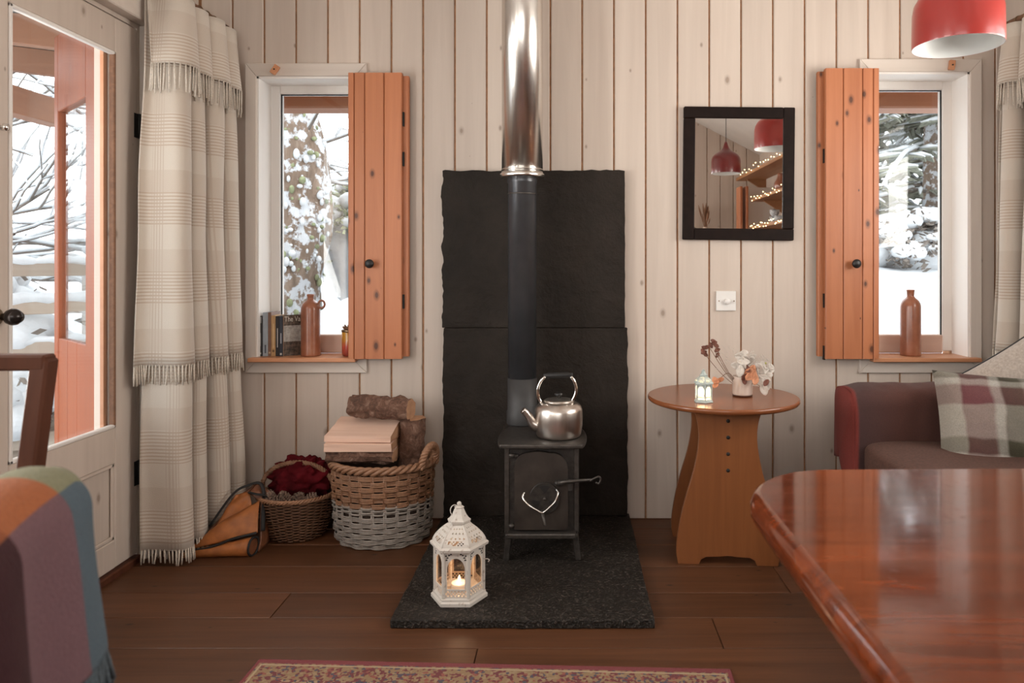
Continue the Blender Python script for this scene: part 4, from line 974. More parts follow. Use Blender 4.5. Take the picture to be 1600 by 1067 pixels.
# ---------------------------------------------------------------- leather log carrier slumped by the curtain
bg = thing('log_carrier', 'tan leather log carrier with black straps slumped by the curtain', 'log carrier', (-1.302, 2.825, 0))
def sheet(name, corners, mat, bulge, seed, solid=.004, n=14, par=bg, wr=.010):
    A, B, C, D = [Vector(c) for c in corners]; nrm = (B-A).cross(D-A).normalized()
    def fn(u, v):
        p = A.lerp(B, u).lerp(D.lerp(C, u), v); return p + nrm*(bulge*math.sin(PI*u)*math.sin(PI*v)+wr*nz((u*2.3+seed, v*2.3, seed)))
    return MB().grid(fn, n, n).build(name, mat, par, solid=solid, recalc=False)
# local coordinates: x right, y away from the camera, z up
sheet('front_flap', [(-.155,-.085,.022), (.105,-.060,.080), (.078,.020,.175), (-.03,-.02,.120)], M['leather'], .018, 1.2, .006)
sheet('upper_flap', [(-.075,-.018,.085), (.052,.010,.150), (.030,.040,.205), (-.022,.032,.195)], M['leather'], .006, 4.2, .006)
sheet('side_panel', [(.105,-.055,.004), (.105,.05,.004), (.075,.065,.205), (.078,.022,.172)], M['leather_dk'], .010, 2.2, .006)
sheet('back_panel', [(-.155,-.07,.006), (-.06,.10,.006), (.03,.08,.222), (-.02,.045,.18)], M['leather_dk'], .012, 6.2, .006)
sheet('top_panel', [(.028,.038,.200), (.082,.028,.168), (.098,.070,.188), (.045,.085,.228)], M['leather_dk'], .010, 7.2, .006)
m = MB()
def roll(t, a): 
    r = lerp(.010, .034, t); c = Vector((lerp(-.160, .095, t), lerp(-.098, -.075, t), r*.98)); return c+Vector((.15*r*math.cos(a), r*math.cos(a), r*math.sin(a)))*(1+.08*nz((t*5, a, 2)))
m.grid(lambda u, v: roll(v, 2*PI*u), 20, 16, wrapu=True); rl = m.build('bottom_roll', M['leather'], bg, solid=.003)
MB().tube([roll(1, 2*PI*i/20) for i in range(20)], .0045, 6, closed=True).build('edge_binding', M['strap'], rl)
MB().add([roll(.985, 2*PI*i/20) for i in range(20)], [tuple(range(20))]).build('roll_end', M['leather_dk'], rl)
MB().tube(bez([(-.158,-.098,.024), (-.07,-.098,.034), (.02,-.092,.066), (.072,-.088,.078), (.104,-.07,.082)], 6), .0052, 6).build('edge_binding', M['strap'], bg)
MB().tube(bez([(-.10,-.02,.09), (-.03,.03,.20), (.02,.055,.226), (.06,.065,.230), (.085,.045,.19), (.100,.0,.13), (.112,-.03,.075)], 6), .009, 8, flat=.4).build('strap', M['strap'], bg)
MB().tube(bez([(.03,.03,.205), (.07,.02,.200), (.095,.035,.19), (.11,.075,.15)], 6), .008, 8, flat=.4).build('strap', M['strap'], bg)

# ================================================================= CURTAINS AND RODS
def curtain(name, label, xw, side, y0, y1, x0, folds, tiers, seed):
    # side -1: hangs on the door wall; +1 on the wall with the side window. tiers: (part, ztop, zbottom, offset, fringe length)
    o = thing(name, label, 'curtain', (xw, (y0+y1)/2, 0)); s_ = -side; N = 150
    def plan(t, z):
        flare = 1+.22*(1-min(1, z/2.1)); am = .074*(1.1-.25*t)*(.8+.35*nz((t*3+seed, 0, seed)))*(1+.25*(1-z/2.1))
        yy = lerp(y0-.035*(1-z/2.1), y1, t+.02*nz((t*4, z*.8, seed))); ph = 2*PI*folds*t**1.05+1.2*nz((t*2.2, z*.4+seed, 1))
        c = -math.cos(ph); c = math.copysign(abs(c)**.92, c)
        return Vector((xw + s_*(am*c*flare + .02*t*(1-z/2.1)*3 + .012*nz((t*7, z*2.2, seed))), yy+.018*math.sin(2*ph), 0))
    def pos(t, z, off):
        p = plan(t, z); q = plan(min(1, t+.004), z)-plan(max(0, t-.004), z); nrm = Vector((q.y, -q.x, 0)).normalized()*(s_ if True else 1)
        return Vector((p.x+nrm.x*off-xw, p.y+nrm.y*off-(y0+y1)/2, z))
    for (nm, zt, zb, off, fl_) in tiers:
        nv = max(8, int((zt-zb)*22))
        # arc length for the weave
        L = [0]
        for i in range(N): L.append(L[-1]+(plan((i+1)/N, 1)-plan(i/N, 1)).length)
        def fn(u, v):
            z = lerp(zb, zt, v); u = lerp(.035, .99, u) if nm == 'lower_drape' else u; return pos(u, z, off*(1+.9*(1-v) if nm == 'top_flap' else 1))
        d = uvgrid(nm, fn, N, nv, M['curtain'], o, lambda u, v: (L[int(round(u*N))], lerp(zb, zt, v)), solid=.004)
        fr = MB(); K = int(L[-1]/.0105)
        for k in range(K):
            t = (k+.5)/K; t = lerp(.035, .99, t) if nm == 'lower_drape' else t; of = off*(1.9 if nm == 'top_flap' else 1); a = pos(t, zb, of); ln = fl_*rnd.uniform(.85, 1.1)
            dx = Vector((rnd.uniform(-.004, .004), rnd.uniform(-.004, .004), 0))
            fr.tube([a+Vector((0,0,.004)), a+Vector((0,0,-ln*.5))+dx*.6, a+Vector((0,0,-ln))+dx*1.3], [.0028, .0034, .0026], 5)
        stuff(fr.build('fringe', M['tassel'], d, recalc=False))
    return o
curtain('wool_curtain', 'cream checked wool blankets hung as a fringed curtain beside the glazed door', -1.49, -1, 2.635, 3.075, 0, 4.0,
        [('lower_drape', .82, .062, .0, .05), ('middle_drape', 2.085, .735, .010, .068), ('top_flap', 2.09, 1.835, .020, .10)], 1.3)
curtain('wool_curtain', 'cream checked wool blanket curtain hung at the corner behind the sofa', 1.866, 1, 2.70, 3.085, 0, 3.4,
        [('drape', 2.085, .745, .0, .072), ('top_flap', 2.09, 1.845, .012, .10)], 4.4)
def rod(label, x, y0, y1):
    o = thing('curtain_rod', label, 'curtain rod', (x, y0, 2.125)); L_ = y1-y0
    pts = [(.012*nz((i*.7, x, 0)), L_*i/16, .014*nz((i*.6, 3, x))) for i in range(17)]
    MB().tube(pts, [.0135+.004*nz((i*1.3, x, 7)) for i in range(17)], 10).build('branch', M['branch'], o)
    sgn = -1 if x < 0 else 1
    for yy in (.10, L_-.035):
        MB().tube(bez([(sgn*(.10 if sgn < 0 else .10), yy, .012), (0, yy, -.022), (-sgn*.018, yy, .0)], 5), .005, 8).build('hook', M['iron_dark'], o)
    for k in range(9):
        yy = L_-.05-.06*k; MB().tube([(.020*math.cos(2*PI*i/16), yy, .020*math.sin(2*PI*i/16)-.006) for i in range(16)], .0022, 6, closed=True).build('ring', M['brass'], o)
    return o
rod('rough branch curtain rod above the glazed door', -1.49, 1.15, 3.118); rod('rough branch curtain rod at the corner above the sofa', 1.866, 1.5, 3.118)

# ================================================================= SOFA
so = thing('sofa', 'brown fabric sofa along the wall under the side window', 'sofa', (1.5, 2.0, 0))
def soft(name, c, d, mat, par, p=.35, seed=0, amp=.01, nu=36, nv=24, M_=None, uvs=None):
    # superellipsoid cushion, c centre, d half sizes
    def sg(x, e): return math.copysign(abs(x)**e, x)
    def fn(u, v):
        th, ph = 2*PI*u, PI*(v-.5); q = Vector((sg(math.cos(ph), p)*sg(math.cos(th), p)*d[0], sg(math.cos(ph), p)*sg(math.sin(th), p)*d[1], sg(math.sin(ph), p)*d[2]))
        q += q.normalized()*amp*nz((q.x*7+seed, q.y*7, q.z*7)); return (M_ @ q if M_ else q)+Vector(c)
    if uvs: return uvgrid(name, fn, nu, nv, mat, par, uvs)
    return MB().grid(fn, nu, nv, wrapu=True).build(name, mat, par, recalc=False)
soft('far_arm', (.01, .84, .315), (.40, .085, .290), M['sofa'], so, .25, 1)
soft('near_arm', (-.02, -.62, .315), (.44, .105, .290), M['sofa'], so, .25, 2)
soft('back', (.36, .10, .44), (.10, .80, .33), M['sofa'], so, .25, 3)
soft('seat_base', (-.02, .11, .20), (.42, .66, .13), M['sofa'], so, .2, 4)
for i in range(2): soft('seat_cushion', (-.06, -.20+.63*i, .375), (.37, .305, .075), M['sofa'], so, .3, 5+i)
for sx in (-.38, .36):
    for sy in (-.62, .84): MB().lathe([(.018, 0), (.026, .06)], 14, c=(sx, sy, 0)).build('foot', M['dark_wood'], so)
# throw over the far arm
tw = thing('wool_throw', 'maroon wool throw with a pink edge draped over the sofa arm', 'throw', (1.5, 2.84, 0))
sec = [(-.112, .16), (-.108, .34), (-.106, .52), (-.102, .585), (-.085, .614), (-.05, .627), (0, .631), (.05, .627), (.085, .614), (.102, .585), (.106, .50), (.110, .34)]
SC = bez([(0, a, b_) for a, b_ in sec], 4); ns = len(SC)-1
def thr(u, v):
    p = SC[int(round(v*ns))]; x = lerp(-.425, .42, u); e = max(0, (.10-u)/.10); dz = -.012*e*e
    k = .007*nz((u*6, v*4, 2))+.003*nz((u*18, v*9, 1)); cy = p.y*(1-.03*e*e); return (x+.012*nz((v*5, 0, 8))*(1 if u < .1 else 0), cy+k, p.z+dz+k+.010*sstep((u-.1)*1.3))
uvgrid('throw_cloth', thr, 60, ns, M['throw'], tw, lambda u, v: (u, v), solid=.010)
# the front end of the arm, also covered
def thr2(u, v):
    p = SC[int(round(u*ns))]; x = lerp(-.425, -.433, math.sin(PI*v/2)); s_ = lerp(1, .02, v); zc = .35; return (x-.012*math.sin(PI*v*.5), p.y*.97*s_, zc+(p.z-.012-zc)*s_)
uvgrid('throw_end', thr2, ns, 8, M['throw'], tw, lambda u, v: (.001, v), solid=.006)
fr = MB(); r_ = random.Random(12)
for k in range(150):
    x = r_.uniform(-.01, .15)+.03; y = -.118+r_.uniform(-.01, .03); z0 = .612
    a = Vector((x+r_.uniform(-.02, .02), y+.05, .640+r_.uniform(0, .022))); b_ = Vector((x+r_.uniform(-.05, .03), y-r_.uniform(.0, .03), .628+r_.uniform(-.015, .012)))
    fr.tube(bez([a, (a+b_)/2+Vector((r_.uniform(-.01,.01), -.006, .010)), b_], 3), .0026, 5)
stuff(fr.build('fringe', M['tassel_y'], tw, recalc=False))
# cushions
tc = thing('tartan_cushion', 'tartan wool cushion propped against the sofa arm', 'cushion', (1.50, 2.585, .455))
def pil(w_, h_, t_, seed, M_):
    def fn(u, v):
        side = -1 if v < .5 else 1; q = abs(v-.5)*2; r = 1-q   # v 0..1: front centre -> edge -> back centre ; not used
        return (0,0,0)
    return fn
def pillow(name, par, w_, h_, t_, mat, M_, seed, rag=.0):
    n = 26; fr_ = []
    def P(u, v, s_):
        x, y = 2*u-1, 2*v-1; e = max(0, (1-x**4))**.5*max(0, (1-y**4))**.5
        pin = 1-.07*(x*x*y*y) ; ins = 1-.055*(1-abs(x)**2)*abs(y)**4-0; 
        X = x*w_/2*(1-.06*(1-y*y)*abs(x)**3*-1*0-.05*(1-(y*y))*abs(x)**3); Y = y*h_/2*(1-.05*(1-x*x)*abs(y)**3)
        wr = .010*nz((x*2.4+seed, y*2.4, s_*3))+.005*nz((x*6, y*6+seed, s_)); return M_ @ Vector((X, -s_*(t_/2*e+wr*e), Y))
    objs = []
    for s_, nm in ((1, name+'_front'), (-1, name+'_back')):
        o = uvgrid(nm, lambda u, v: P(u, v, s_), n, n, mat, par, lambda u, v: (u, v)); objs.append(o)
    ed = []
    for i in range(n): ed.append(P(i/n, 0, 1))
    for i in range(n): ed.append(P(1, i/n, 1))
    for i in range(n): ed.append(P(1-i/n, 1, 1))
    for i in range(n): ed.append(P(0, 1-i/n, 1))
    return ed
Mt = Matrix.Translation((.075, -.02, .062)) @ Matrix.Rotation(R(-10), 4, 'Z') @ Matrix.Rotation(R(-24), 4, 'X') @ Matrix.Rotation(R(3), 4, 'Y')
pillow('cover', tc, .52, .40, .16, M['tartan'], Mt, 2.0)
lc = thing('linen_cushion', 'pale linen cushion with dark piping standing at the sofa back', 'cushion', (1.70, 2.68, .425))
Mt = Matrix.Translation((.03, .04, .17)) @ Matrix.Rotation(R(-38), 4, 'Z') @ Matrix.Rotation(R(-14), 4, 'X') @ Matrix.Rotation(R(-38), 4, 'Y')
ed = pillow('cover', lc, .42, .42, .14, M['linen'], Mt, 5.0)
MB().tube(ed, .0042, 6, closed=True).build('piping', M['piping'], lc)

# ================================================================= DINING TABLE
dt = thing('dining_table', 'polished reddish brown wooden dining table with rounded corners', 'table', (.98, .42, 0))
tz = .742
def rrect(x0, x1, y0, y1, r, k=12):
    out = []
    for (cx, cy, a) in ((x1-r, y1-r, 0), (x0+r, y1-r, 90), (x0+r, y0+r, 180), (x1-r, y0+r, 270)):
        for i in range(k+1): t = R(a+90*i/k); out.append((cx+r*math.cos(t), cy+r*math.sin(t)))
    return out
ol = rrect(-.70, .62, -.78, .872, .19); m = MB()
lay = [(-.020, -.052), (-.006, -.046), (.0, -.034), (.0, -.018), (-.006, -.006), (-.016, 0)]
cx = sum(p[0] for p in ol)/len(ol); cy = sum(p[1] for p in ol)/len(ol); K = len(ol)
def inset(p, i, d):
    a, b_ = Vector(ol[i-1]), Vector(ol[(i+1) % K]); t = (b_-a).normalized(); return (p[0]+t.y*d, p[1]-t.x*d)
vs = []
for d, z in lay:
    for i, p in enumerate(ol): q = inset(p, i, d); vs.append((q[0], q[1]+0.012*math.sin(q[0]*5), tz+z))
fs = [(j*K+i, j*K+(i+1) % K, (j+1)*K+(i+1) % K, (j+1)*K+i) for j in range(len(lay)-1) for i in range(K)]
m.add(vs, fs, True); m.f.append([i for i in range(K)]); m.sm.append(False); m.mi.append(0); m.f.append([(len(lay)-1)*K+i for i in range(K)]); m.sm.append(False); m.mi.append(0)
m.build('table_top', M['table'], dt)
for sx in (-.50, .44):
    for sy in (-.58, .68): MB().lathe([(.028, 0), (.034, .10), (.026, .14), (.040, .30), (.034, .55), (.042, .60), (.042, tz-.052)], 20, c=(sx, sy, 0)).build('leg', M['table'], dt)
for (a, b_, c, d) in ((-.50, .44, -.595, -.565), (-.50, .44, .665, .695), (-.515, -.485, -.58, .68), (.425, .455, -.58, .68)): MB().box(a, b_, c, d, tz-.13, tz-.053).build('apron', M['table'], dt)

# ================================================================= CHAIRS AND BLANKET
def chair(label, loc, rz, H, splats):
    c = thing('wooden_chair', label, 'chair', loc, rz); w_ = .215
    tilt = .055
    for sx in (-1, 1):
        pts = [(sx*(w_-.028), .20, 0), (sx*(w_-.024), .20, .43), (sx*w_, .20+tilt, H)]
        m = MB(); a = .0165
        vs = []
        for (x, y, z) in pts: vs += [(x-a, y-a, z), (x+a, y-a, z), (x+a, y+a, z), (x-a, y+a, z)]
        m.add(vs, [(0,1,2,3), (8,9,10,11)]+[(4*j+i, 4*j+(i+1) % 4, 4*j+4+(i+1) % 4, 4*j+4+i) for j in range(2) for i in range(4)]); m.build('back_post', M['dark_wood'], c, bevel=.004)
        MB().box(sx*(w_-.03)-.016, sx*(w_-.03)+.016, -.20, -.168, 0, .43).build('leg', M['dark_wood'], c, bevel=.003)
        MB().box(sx*(w_-.03)-.010, sx*(w_-.03)+.010, -.17, .19, .20, .225).build('stretcher', M['dark_wood'], c)
    MB().box(-w_-.012, w_+.012, .20+tilt-.019, .20+tilt+.015, H-.020, H+.008).build('top_rail', M['dark_wood'], c, bevel=.004)
    MB().box(-w_+.02, w_-.02, .205, .225, .50, .53).build('lower_rail', M['dark_wood'], c, bevel=.003)
    for i in range(splats):
        x = (i-(splats-1)/2)*.115
        m = MB().prism([(x-.024, .52), (x+.024, .52), (x+.032, H-.018), (x-.032, H-.018)], .214, .226, 'y'); m.build('splat', M['dark_wood'], c).location = (0, .02, 0)
    MB().box(-w_, w_, -.21, .215, .43, .462).build('seat', M['dark_wood'], c, bevel=.008, seg=2)
    return c
chair('dark wooden chair with an open splat back in front of the glazed door', (-1.150, 1.03, 0), R(0), .935, 1)
chair('dark wooden chair whose back is hidden under the patchwork blanket', (-.751, .530, 0), R(-70.9), .848, 2)
# patchwork blanket over that chair's back
bl = thing('patchwork_blanket', 'patchwork wool blanket of orange, sage, mauve and blue over a chair back', 'blanket', (-.515, .612, .6))
bdir = Vector((-.327, .945, 0)); bn = Vector((.945, .327, 0)); BE = Vector((-.545+.515, .835-.612, -.6))
def blk(u, v):
    # u along the chair back (1 = the end by the glazed door), v from the rear hem over the ridge to the front hem
    L_ = lerp(-.50, 0, u); s_ = lerp(-.25, .235, v); r = .047; zr = .888-.020*sstep((u-.86)/.14)+.006*nz((u*5, 0, 3))
    if abs(s_) < r*PI/2: a = s_/r; n_, z = r*math.sin(a), zr-r+r*math.cos(a)
    else: q = abs(s_)-r*PI/2; n_ = math.copysign(r+.06*q, s_); z = zr-r-q
    hang = max(0, zr-z)/.2; k = .010*hang*math.sin(u*17+.6)+.006*nz((u*6, v*3, 5))*(.3+hang)
    p = BE + bdir*(L_+.028*hang*u*u) + bn*(n_*(1-.30*sstep((u-.92)/.08))-r+k); return Vector((p.x, p.y, p.z+z))
def bcol(u): return interp([(0, .0), (.53, .999), (.756, 2.0), (1, 2.9)], u)
def brow(v): s_ = lerp(-.25, .235, v); return .5 if s_ < .040 else 1.5 if s_ > .046 else .5+(s_-.040)/.006
uvgrid('blanket_cloth', lambda u, v: blk(u, v), 90, 90, M['blanket'], bl, lambda u, v: (bcol(u), brow(v)), solid=.008)
def endcap(u, v):
    a = blk(1, .515-.515*v); b_ = blk(1, .515+.485*v); p = a.lerp(b_, u); return p+bdir*(.022*math.sin(PI*u)*min(1, v*4))
uvgrid('blanket_end', endcap, 16, 40, M['blanket'], bl, lambda u, v: (2.6, .5 if v < .12 else 1.5), solid=.008)
fr = MB(); r_ = random.Random(4)
for k in range(170):
    u = r_.uniform(0, 1); a = blk(u, 1); ln = r_.uniform(.035, .05); d = Vector((r_.uniform(-.008,.010), r_.uniform(-.008,.008), 0))
    fr.tube([a+Vector((0,0,.004)), a+d*.5+Vector((0,0,-ln*.5)), a+d+Vector((0,0,-ln))], [.003,.0034,.0022], 5)
for k in range(60):
    u = r_.uniform(0, 1); a = endcap(u, 1); ln = r_.uniform(.035, .05); d = Vector((r_.uniform(-.008,.012), r_.uniform(-.004,.010), 0))
    fr.tube([a+Vector((0,0,.004)), a+d*.5+Vector((0,0,-ln*.5)), a+d+Vector((0,0,-ln))], [.003,.0034,.0022], 5)
stuff(fr.build('fringe', M['blanket_fringe'], bl, recalc=False))

# ================================================================= RUG
rg = thing('persian_rug', 'red bordered patterned rug on the floor in front of the hearth', 'rug', (-.255, .985, 0), R(-2.2))
MB().box(-.65, .65, -1.0, 1.0, .0008, .009).build('rug_pile', M['rug'], rg, bevel=.003)

# ================================================================= PENDANT LAMPS
def pendant(label, loc, mat):
    p = thing('pendant_lamp', label, 'pendant lamp', loc)
    pr = [(.125, 0), (.126, .004), (.1255, .05), (.1245, .105), (.120, .130), (.108, .152), (.086, .172), (.060, .188), (.040, .203), (.027, .220), (.019, .240), (.013, .262), (.009, .272), (.0001, .274)]
    MB().lathe(pr, 56, caps=False).build('shade', mat, p)
    MB().lathe([(.1248, .0005), (.1225, .0005), (.1215, .10), (.116, .128), (.104, .148), (.080, .167), (.0001, .180)], 56, caps=False).build('shade_lining', M['white_enamel'], p)
    zc = ceil_z(loc[0])-loc[2]
    MB().tube([(0,0,.27), (0,0,zc-.01)], .003, 8).build('cord', M['black_grip'], p)
    MB().lathe([(.045, zc-.03), (.045, zc-.012), (.03, zc+.0)], 24).build('ceiling_rose', M['white_plastic'], p)
    MB().lathe([(.0001, .045), (.022, .05), (.030, .07), (.024, .10), (.014, .12), (.014, .165)], 20).build('bulb', M['white_enamel'], p)
pendant('red enamel pendant lamp shade with a white inside above the sofa', (1.160, 2.17, 1.757), M['red_enamel'])
pendant('dark red enamel pendant lamp shade seen reflected in the wall mirror', (1.325, .06, 1.885), M['dark_red_enamel'])

# ================================================================= FAR END OF THE ROOM (seen in the mirror)
def shelf(z, y0, y1, lbl):
    s_ = thing('wall_shelf', lbl, 'shelf', (XR, (y0+y1)/2, z)); L_ = (y1-y0)/2
    MB().box(-.27, -.001, -L_, L_, -.03, 0).build('board', M['shelf_wood'], s_, bevel=.003)
    for yy in (-L_+.15, L_-.15): MB().prism([(-.001, -.03), (-.20, -.03), (-.001, -.16)], yy-.012, yy+.012, 'y').build('bracket', M['shelf_wood'], s_)
    return s_
shelf(2.005, -1.25, .75, 'top pine wall shelf reflected in the mirror'); shelf(1.735, -.62, .75, 'middle pine wall shelf with a jug reflected in the mirror'); shelf(1.475, -.62, .75, 'lowest pine wall shelf with cups reflected in the mirror')
def fairy(z, y0, y1, seed, lbl, n=22):
    f = thing('fairy_lights', lbl, 'fairy lights', (XR-.272, (y0+y1)/2, z)); r2 = random.Random(seed); pts = []
    for i in range(n): pts.append((-.006+r2.uniform(-.004, .002), lerp(-(y1-y0)/2, (y1-y0)/2, i/(n-1)), r2.uniform(-.03, .020)))
    MB().tube(bez(pts, 3), .0008, 4).build('wire', M['brass'], f)
    first = None
    for p in pts:
        if not first: first = MB().ball((0,0,0), .0042, 8, 6).build('bulb', M['led'], f); first.location = p
        else: b_ = first.copy(); COL.objects.link(b_); b_.location = p
fairy(2.03, -1.1, .7, 1, 'warm fairy lights along the top wall shelf'); fairy(1.735, -.6, .7, 2, 'warm fairy lights along the middle wall shelf'); fairy(1.475, -.6, .7, 3, 'warm fairy lights along the lowest wall shelf', 30)
M['blueplate'] = plain('blue_glaze', (.16,.22,.30), .25); M['china'] = plain('patterned_china', (.50,.52,.55), .25, 0, 60, .4, .0)
t_ = thing('clay_jug', 'brown clay jug on the middle wall shelf', 'jug', (XR-.14, -.05, 1.7355)); MB().lathe([(.0001, 0), (.05, 0), (.07, .04), (.072, .08), (.05, .12), (.04, .15), (.046, .165)], 28).build('body', M['stoneware'], t_); MB().tube(bez([(0,.045,.14), (0,.10,.13), (0,.10,.07), (0,.068,.05)], 5), .008, 8).build('handle', M['stoneware'], t_)
tag(MB().lathe([(.0001, 0), (.06, .002), (.11, .018), (.112, .020), (.06, .006), (.0001, .004)], 36, M=Matrix.Translation((XR-.10, .22, 1.8495)) @ Matrix.Rotation(R(-76), 4, 'Y')).build('blue_plate', M['blueplate'], None), 'round blue plate leaning on the middle wall shelf', 'plate')
for i, (y_, zz) in enumerate(((-.22, 0), (-.22, .062), (-.09, 0))):
    c = thing('tea_cup', ['pale china cup at the bottom of the stacked pair on the lowest wall shelf', 'pale china cup stacked on top of another on the lowest wall shelf', 'pale china cup standing alone on the lowest wall shelf'][i], 'cup', (XR-.16, y_, 1.4755+zz), 0, 'cups on the lowest shelf')
    MB().lathe([(.0001, 0), (.024, 0), (.026, .006), (.040, .03), (.045, .06), (.043, .06), (.036, .028), (.0001, .010)], 28).build('bowl', M['china'], c); MB().tube([(.0, .045+.014*math.cos(2*PI*q/14), .034+.016*math.sin(2*PI*q/14)) for q in range(14)], .0035, 6, closed=True).build('handle', M['china'], c)
for i in range(3): tag(MB().lathe([(.0001, 0), (.055, .002), (.095, .014), (.097, .016), (.05, .006), (.0001, .004)], 32, M=Matrix.Translation((XR-.10-.0, .10+.035*i, 1.575)) @ Matrix.Rotation(R(25), 4, 'Z') @ Matrix.Rotation(R(-78), 4, 'Y')).build('china_plate', M['china'], None), 'patterned china plate leaning at the back of the lowest wall shelf', 'plate', 'plates leaning on the lowest shelf')
# small corner shelf with dried grasses and a black lantern
cs = tag(MB().box(1.10, 1.50, YR+.002, YR+.20, 1.40, 1.425).build('corner_shelf', M['shelf_wood'], None, bevel=.003), 'small shelf with dried grasses on the far wall', 'shelf')
gv = thing('grass_vase', 'dried grasses standing in a pale vase on the small far shelf', 'dried grasses', (1.39, YR+.10, 1.4255)); MB().lathe([(.0001, 0), (.03, 0), (.04, .03), (.03, .06), (.02, .075)], 20).build('vase', M['ceramic'], gv)
r_ = random.Random(6)
for k in range(16):
    a = Vector((r_.uniform(-.09,.07), r_.uniform(-.05,.06), r_.uniform(.16,.33))); MB().tube(bez([(0,0,.05), a*.6, a], 4), [.002]*5+[.006,.008,.006,.002], 6).build('grass_stem', M['wick_brown'], gv)
bl2 = thing('black_lantern', 'tiny black lantern with a flame on the small far shelf', 'lantern', (1.26, YR+.10, 1.4255)); MB().box(-.025,.025,-.025,.025,0,.01).box(-.028,.028,-.028,.028,.06,.066).lathe([(.03,.066),(.008,.085),(.0001,.09)], 4, smooth=False).build('case', M['iron_dark'], bl2)
for a in (-1, 1):
    for b_ in (-1, 1): MB().box(a*.022-.003, a*.022+.003, b_*.022-.003, b_*.022+.003, .01, .06).build('post', M['iron_dark'], bl2)
MB().ball((0,0,.03), .007, 8, 6, (1,1,1.5)).build('flame', M['led'], bl2)
rs = thing('narrow_shutter', 'narrow orange pine shutter standing out from the far side wall', 'shutter', (XR-.001, -.74, 1.20))
for k in range(2): MB().box(-.36+.055*k, -.335+.055*k, -.10, .06, 0, .66).build('leaf', M['shutter_y'], rs, bevel=.003)
MB().box(-.25, -.002, -.10, -.06, 0, .66).build('window_frame', M['reveal'], rs, bevel=.003)

# ================================================================= OUTSIDE: PORCH, SNOW AND TREES
gd = MB(); 
def gz(x, y): 
    bank = sstep((x+2.9)/1.0); e = max(0, y-5.5)*.05+max(0, -3.5-x)*.05; g2 = .38+.165*min(max(0, y-3.5), 4.2)+.04*max(0, y-7.7); return lerp(-.25+e, g2, bank*sstep((y-3.2)/.6))+.10*nz((x*.6, y*.6, 1))+.03*nz((x*2.1, y*2.1, 4))
def snowfield(name, x0, x1, y0, y1, n, m_):
    MB().grid(lambda u, v: (lerp(x0, x1, u), lerp(y0, y1, v), gz(lerp(x0, x1, u), lerp(y0, y1, v))), n, m_).build(name, M['snow'], GR, recalc=False)
GR = struct('ground'); snowfield('snow_field', -14, 14, 3.45, 26, 120, 90); snowfield('snow_field', -14, -1.86, -6, 3.45, 60, 50)
# eaves beam over the stove wall, posts and rafters of the porch
eb = tag(MB().box(-1.95, 2.6, 3.52, 3.66, 1.868, 2.06).build('eaves_beam', M['beam'], None, bevel=.008), 'orange timber eaves beam outside across both small windows', 'beam')
pf = thing('porch_roof', 'timber porch roof with rafters outside the glazed door', 'porch roof', (-2.6, 2.4, 2.2))
for yy in (-1.2, -.45, .30, 1.05, 1.8): MB().box(-1.2, .80, yy-.035, yy+.035, -.05, .09, M=Matrix.Rotation(R(7), 4, 'Y') @ Matrix.Translation((0,0,0))).build('rafter', M['beam'], pf, bevel=.004)
MB().box(-1.3, .82, -1.5, 2.2, .095, .12, M=Matrix.Rotation(R(7), 4, 'Y')).build('roof_sheet', M['porch_roof'], pf)
MB().box(-.72, -.60, -1.5, 2.2, -.22, -.06).build('purlin', M['beam_y'], pf, bevel=.006)
od = thing('outer_door', 'orange painted outer plank door with a glass pane standing open in the porch', 'outer door', (-1.735, 2.735, .0), R(137.6))
ow = .76
MB().box(0, .27, -.02, .02, .02, 2.12).build('stile', M['porch_post'], od, bevel=.004); MB().box(ow-.06, ow, -.02, .02, .02, 2.12).build('stile', M['porch_post'], od, bevel=.004)
MB().box(.27, ow-.06, -.02, .02, 1.78, 2.12).build('top_rail', M['porch_post'], od, bevel=.004)
for k in range(3): a = .27+(ow-.33)*k/3; MB().box(a+.001, a+(ow-.33)/3-.001, -.016, .016, .02, .78).build('plank', M['porch_post'], od, bevel=.003)
MB().box(.27, ow-.06, -.004, .004, .78, 1.78).build('glass', M['pane'], od)
# fence
fe = thing('rail_fence', 'weathered rail fence with snow on its rails beyond the porch', 'fence', (-4.0, 4.4, -.3))
fd = R(35)
fe.rotation_euler = (0, 0, fd)
for k in range(5): MB().box(-1.8+.9*k-.05, -1.8+.9*k+.05, .03, .11, 0, 1.45).build('post', M['fence'], fe, bevel=.006)
for k, zz in enumerate((.25, .55, .85, 1.13, 1.38)): MB().box(-2.0, 2.0, 0, .03, zz-.05, zz+.05).build('rail', M['fence'], fe, bevel=.004); 
for zz in (.85, 1.13, 1.38):
    m = MB(); m.tube([(-2+4*i/60, .02+.01*nz((i, zz, 2)), zz+.055+.02*nz((i*.8, zz*9, 1))) for i in range(61)], [.035+.022*nz((i*.6, zz*3, 5)) for i in range(61)], 8); m.build('snow_cap', M['snow'], fe)
for k in range(20): MB().box(-2+.2*k+.004, -1.8+.2*k-.004, .115, .135, -.1, .78+.02*nz((k,0,0))).build('plank', M['fence'], fe)

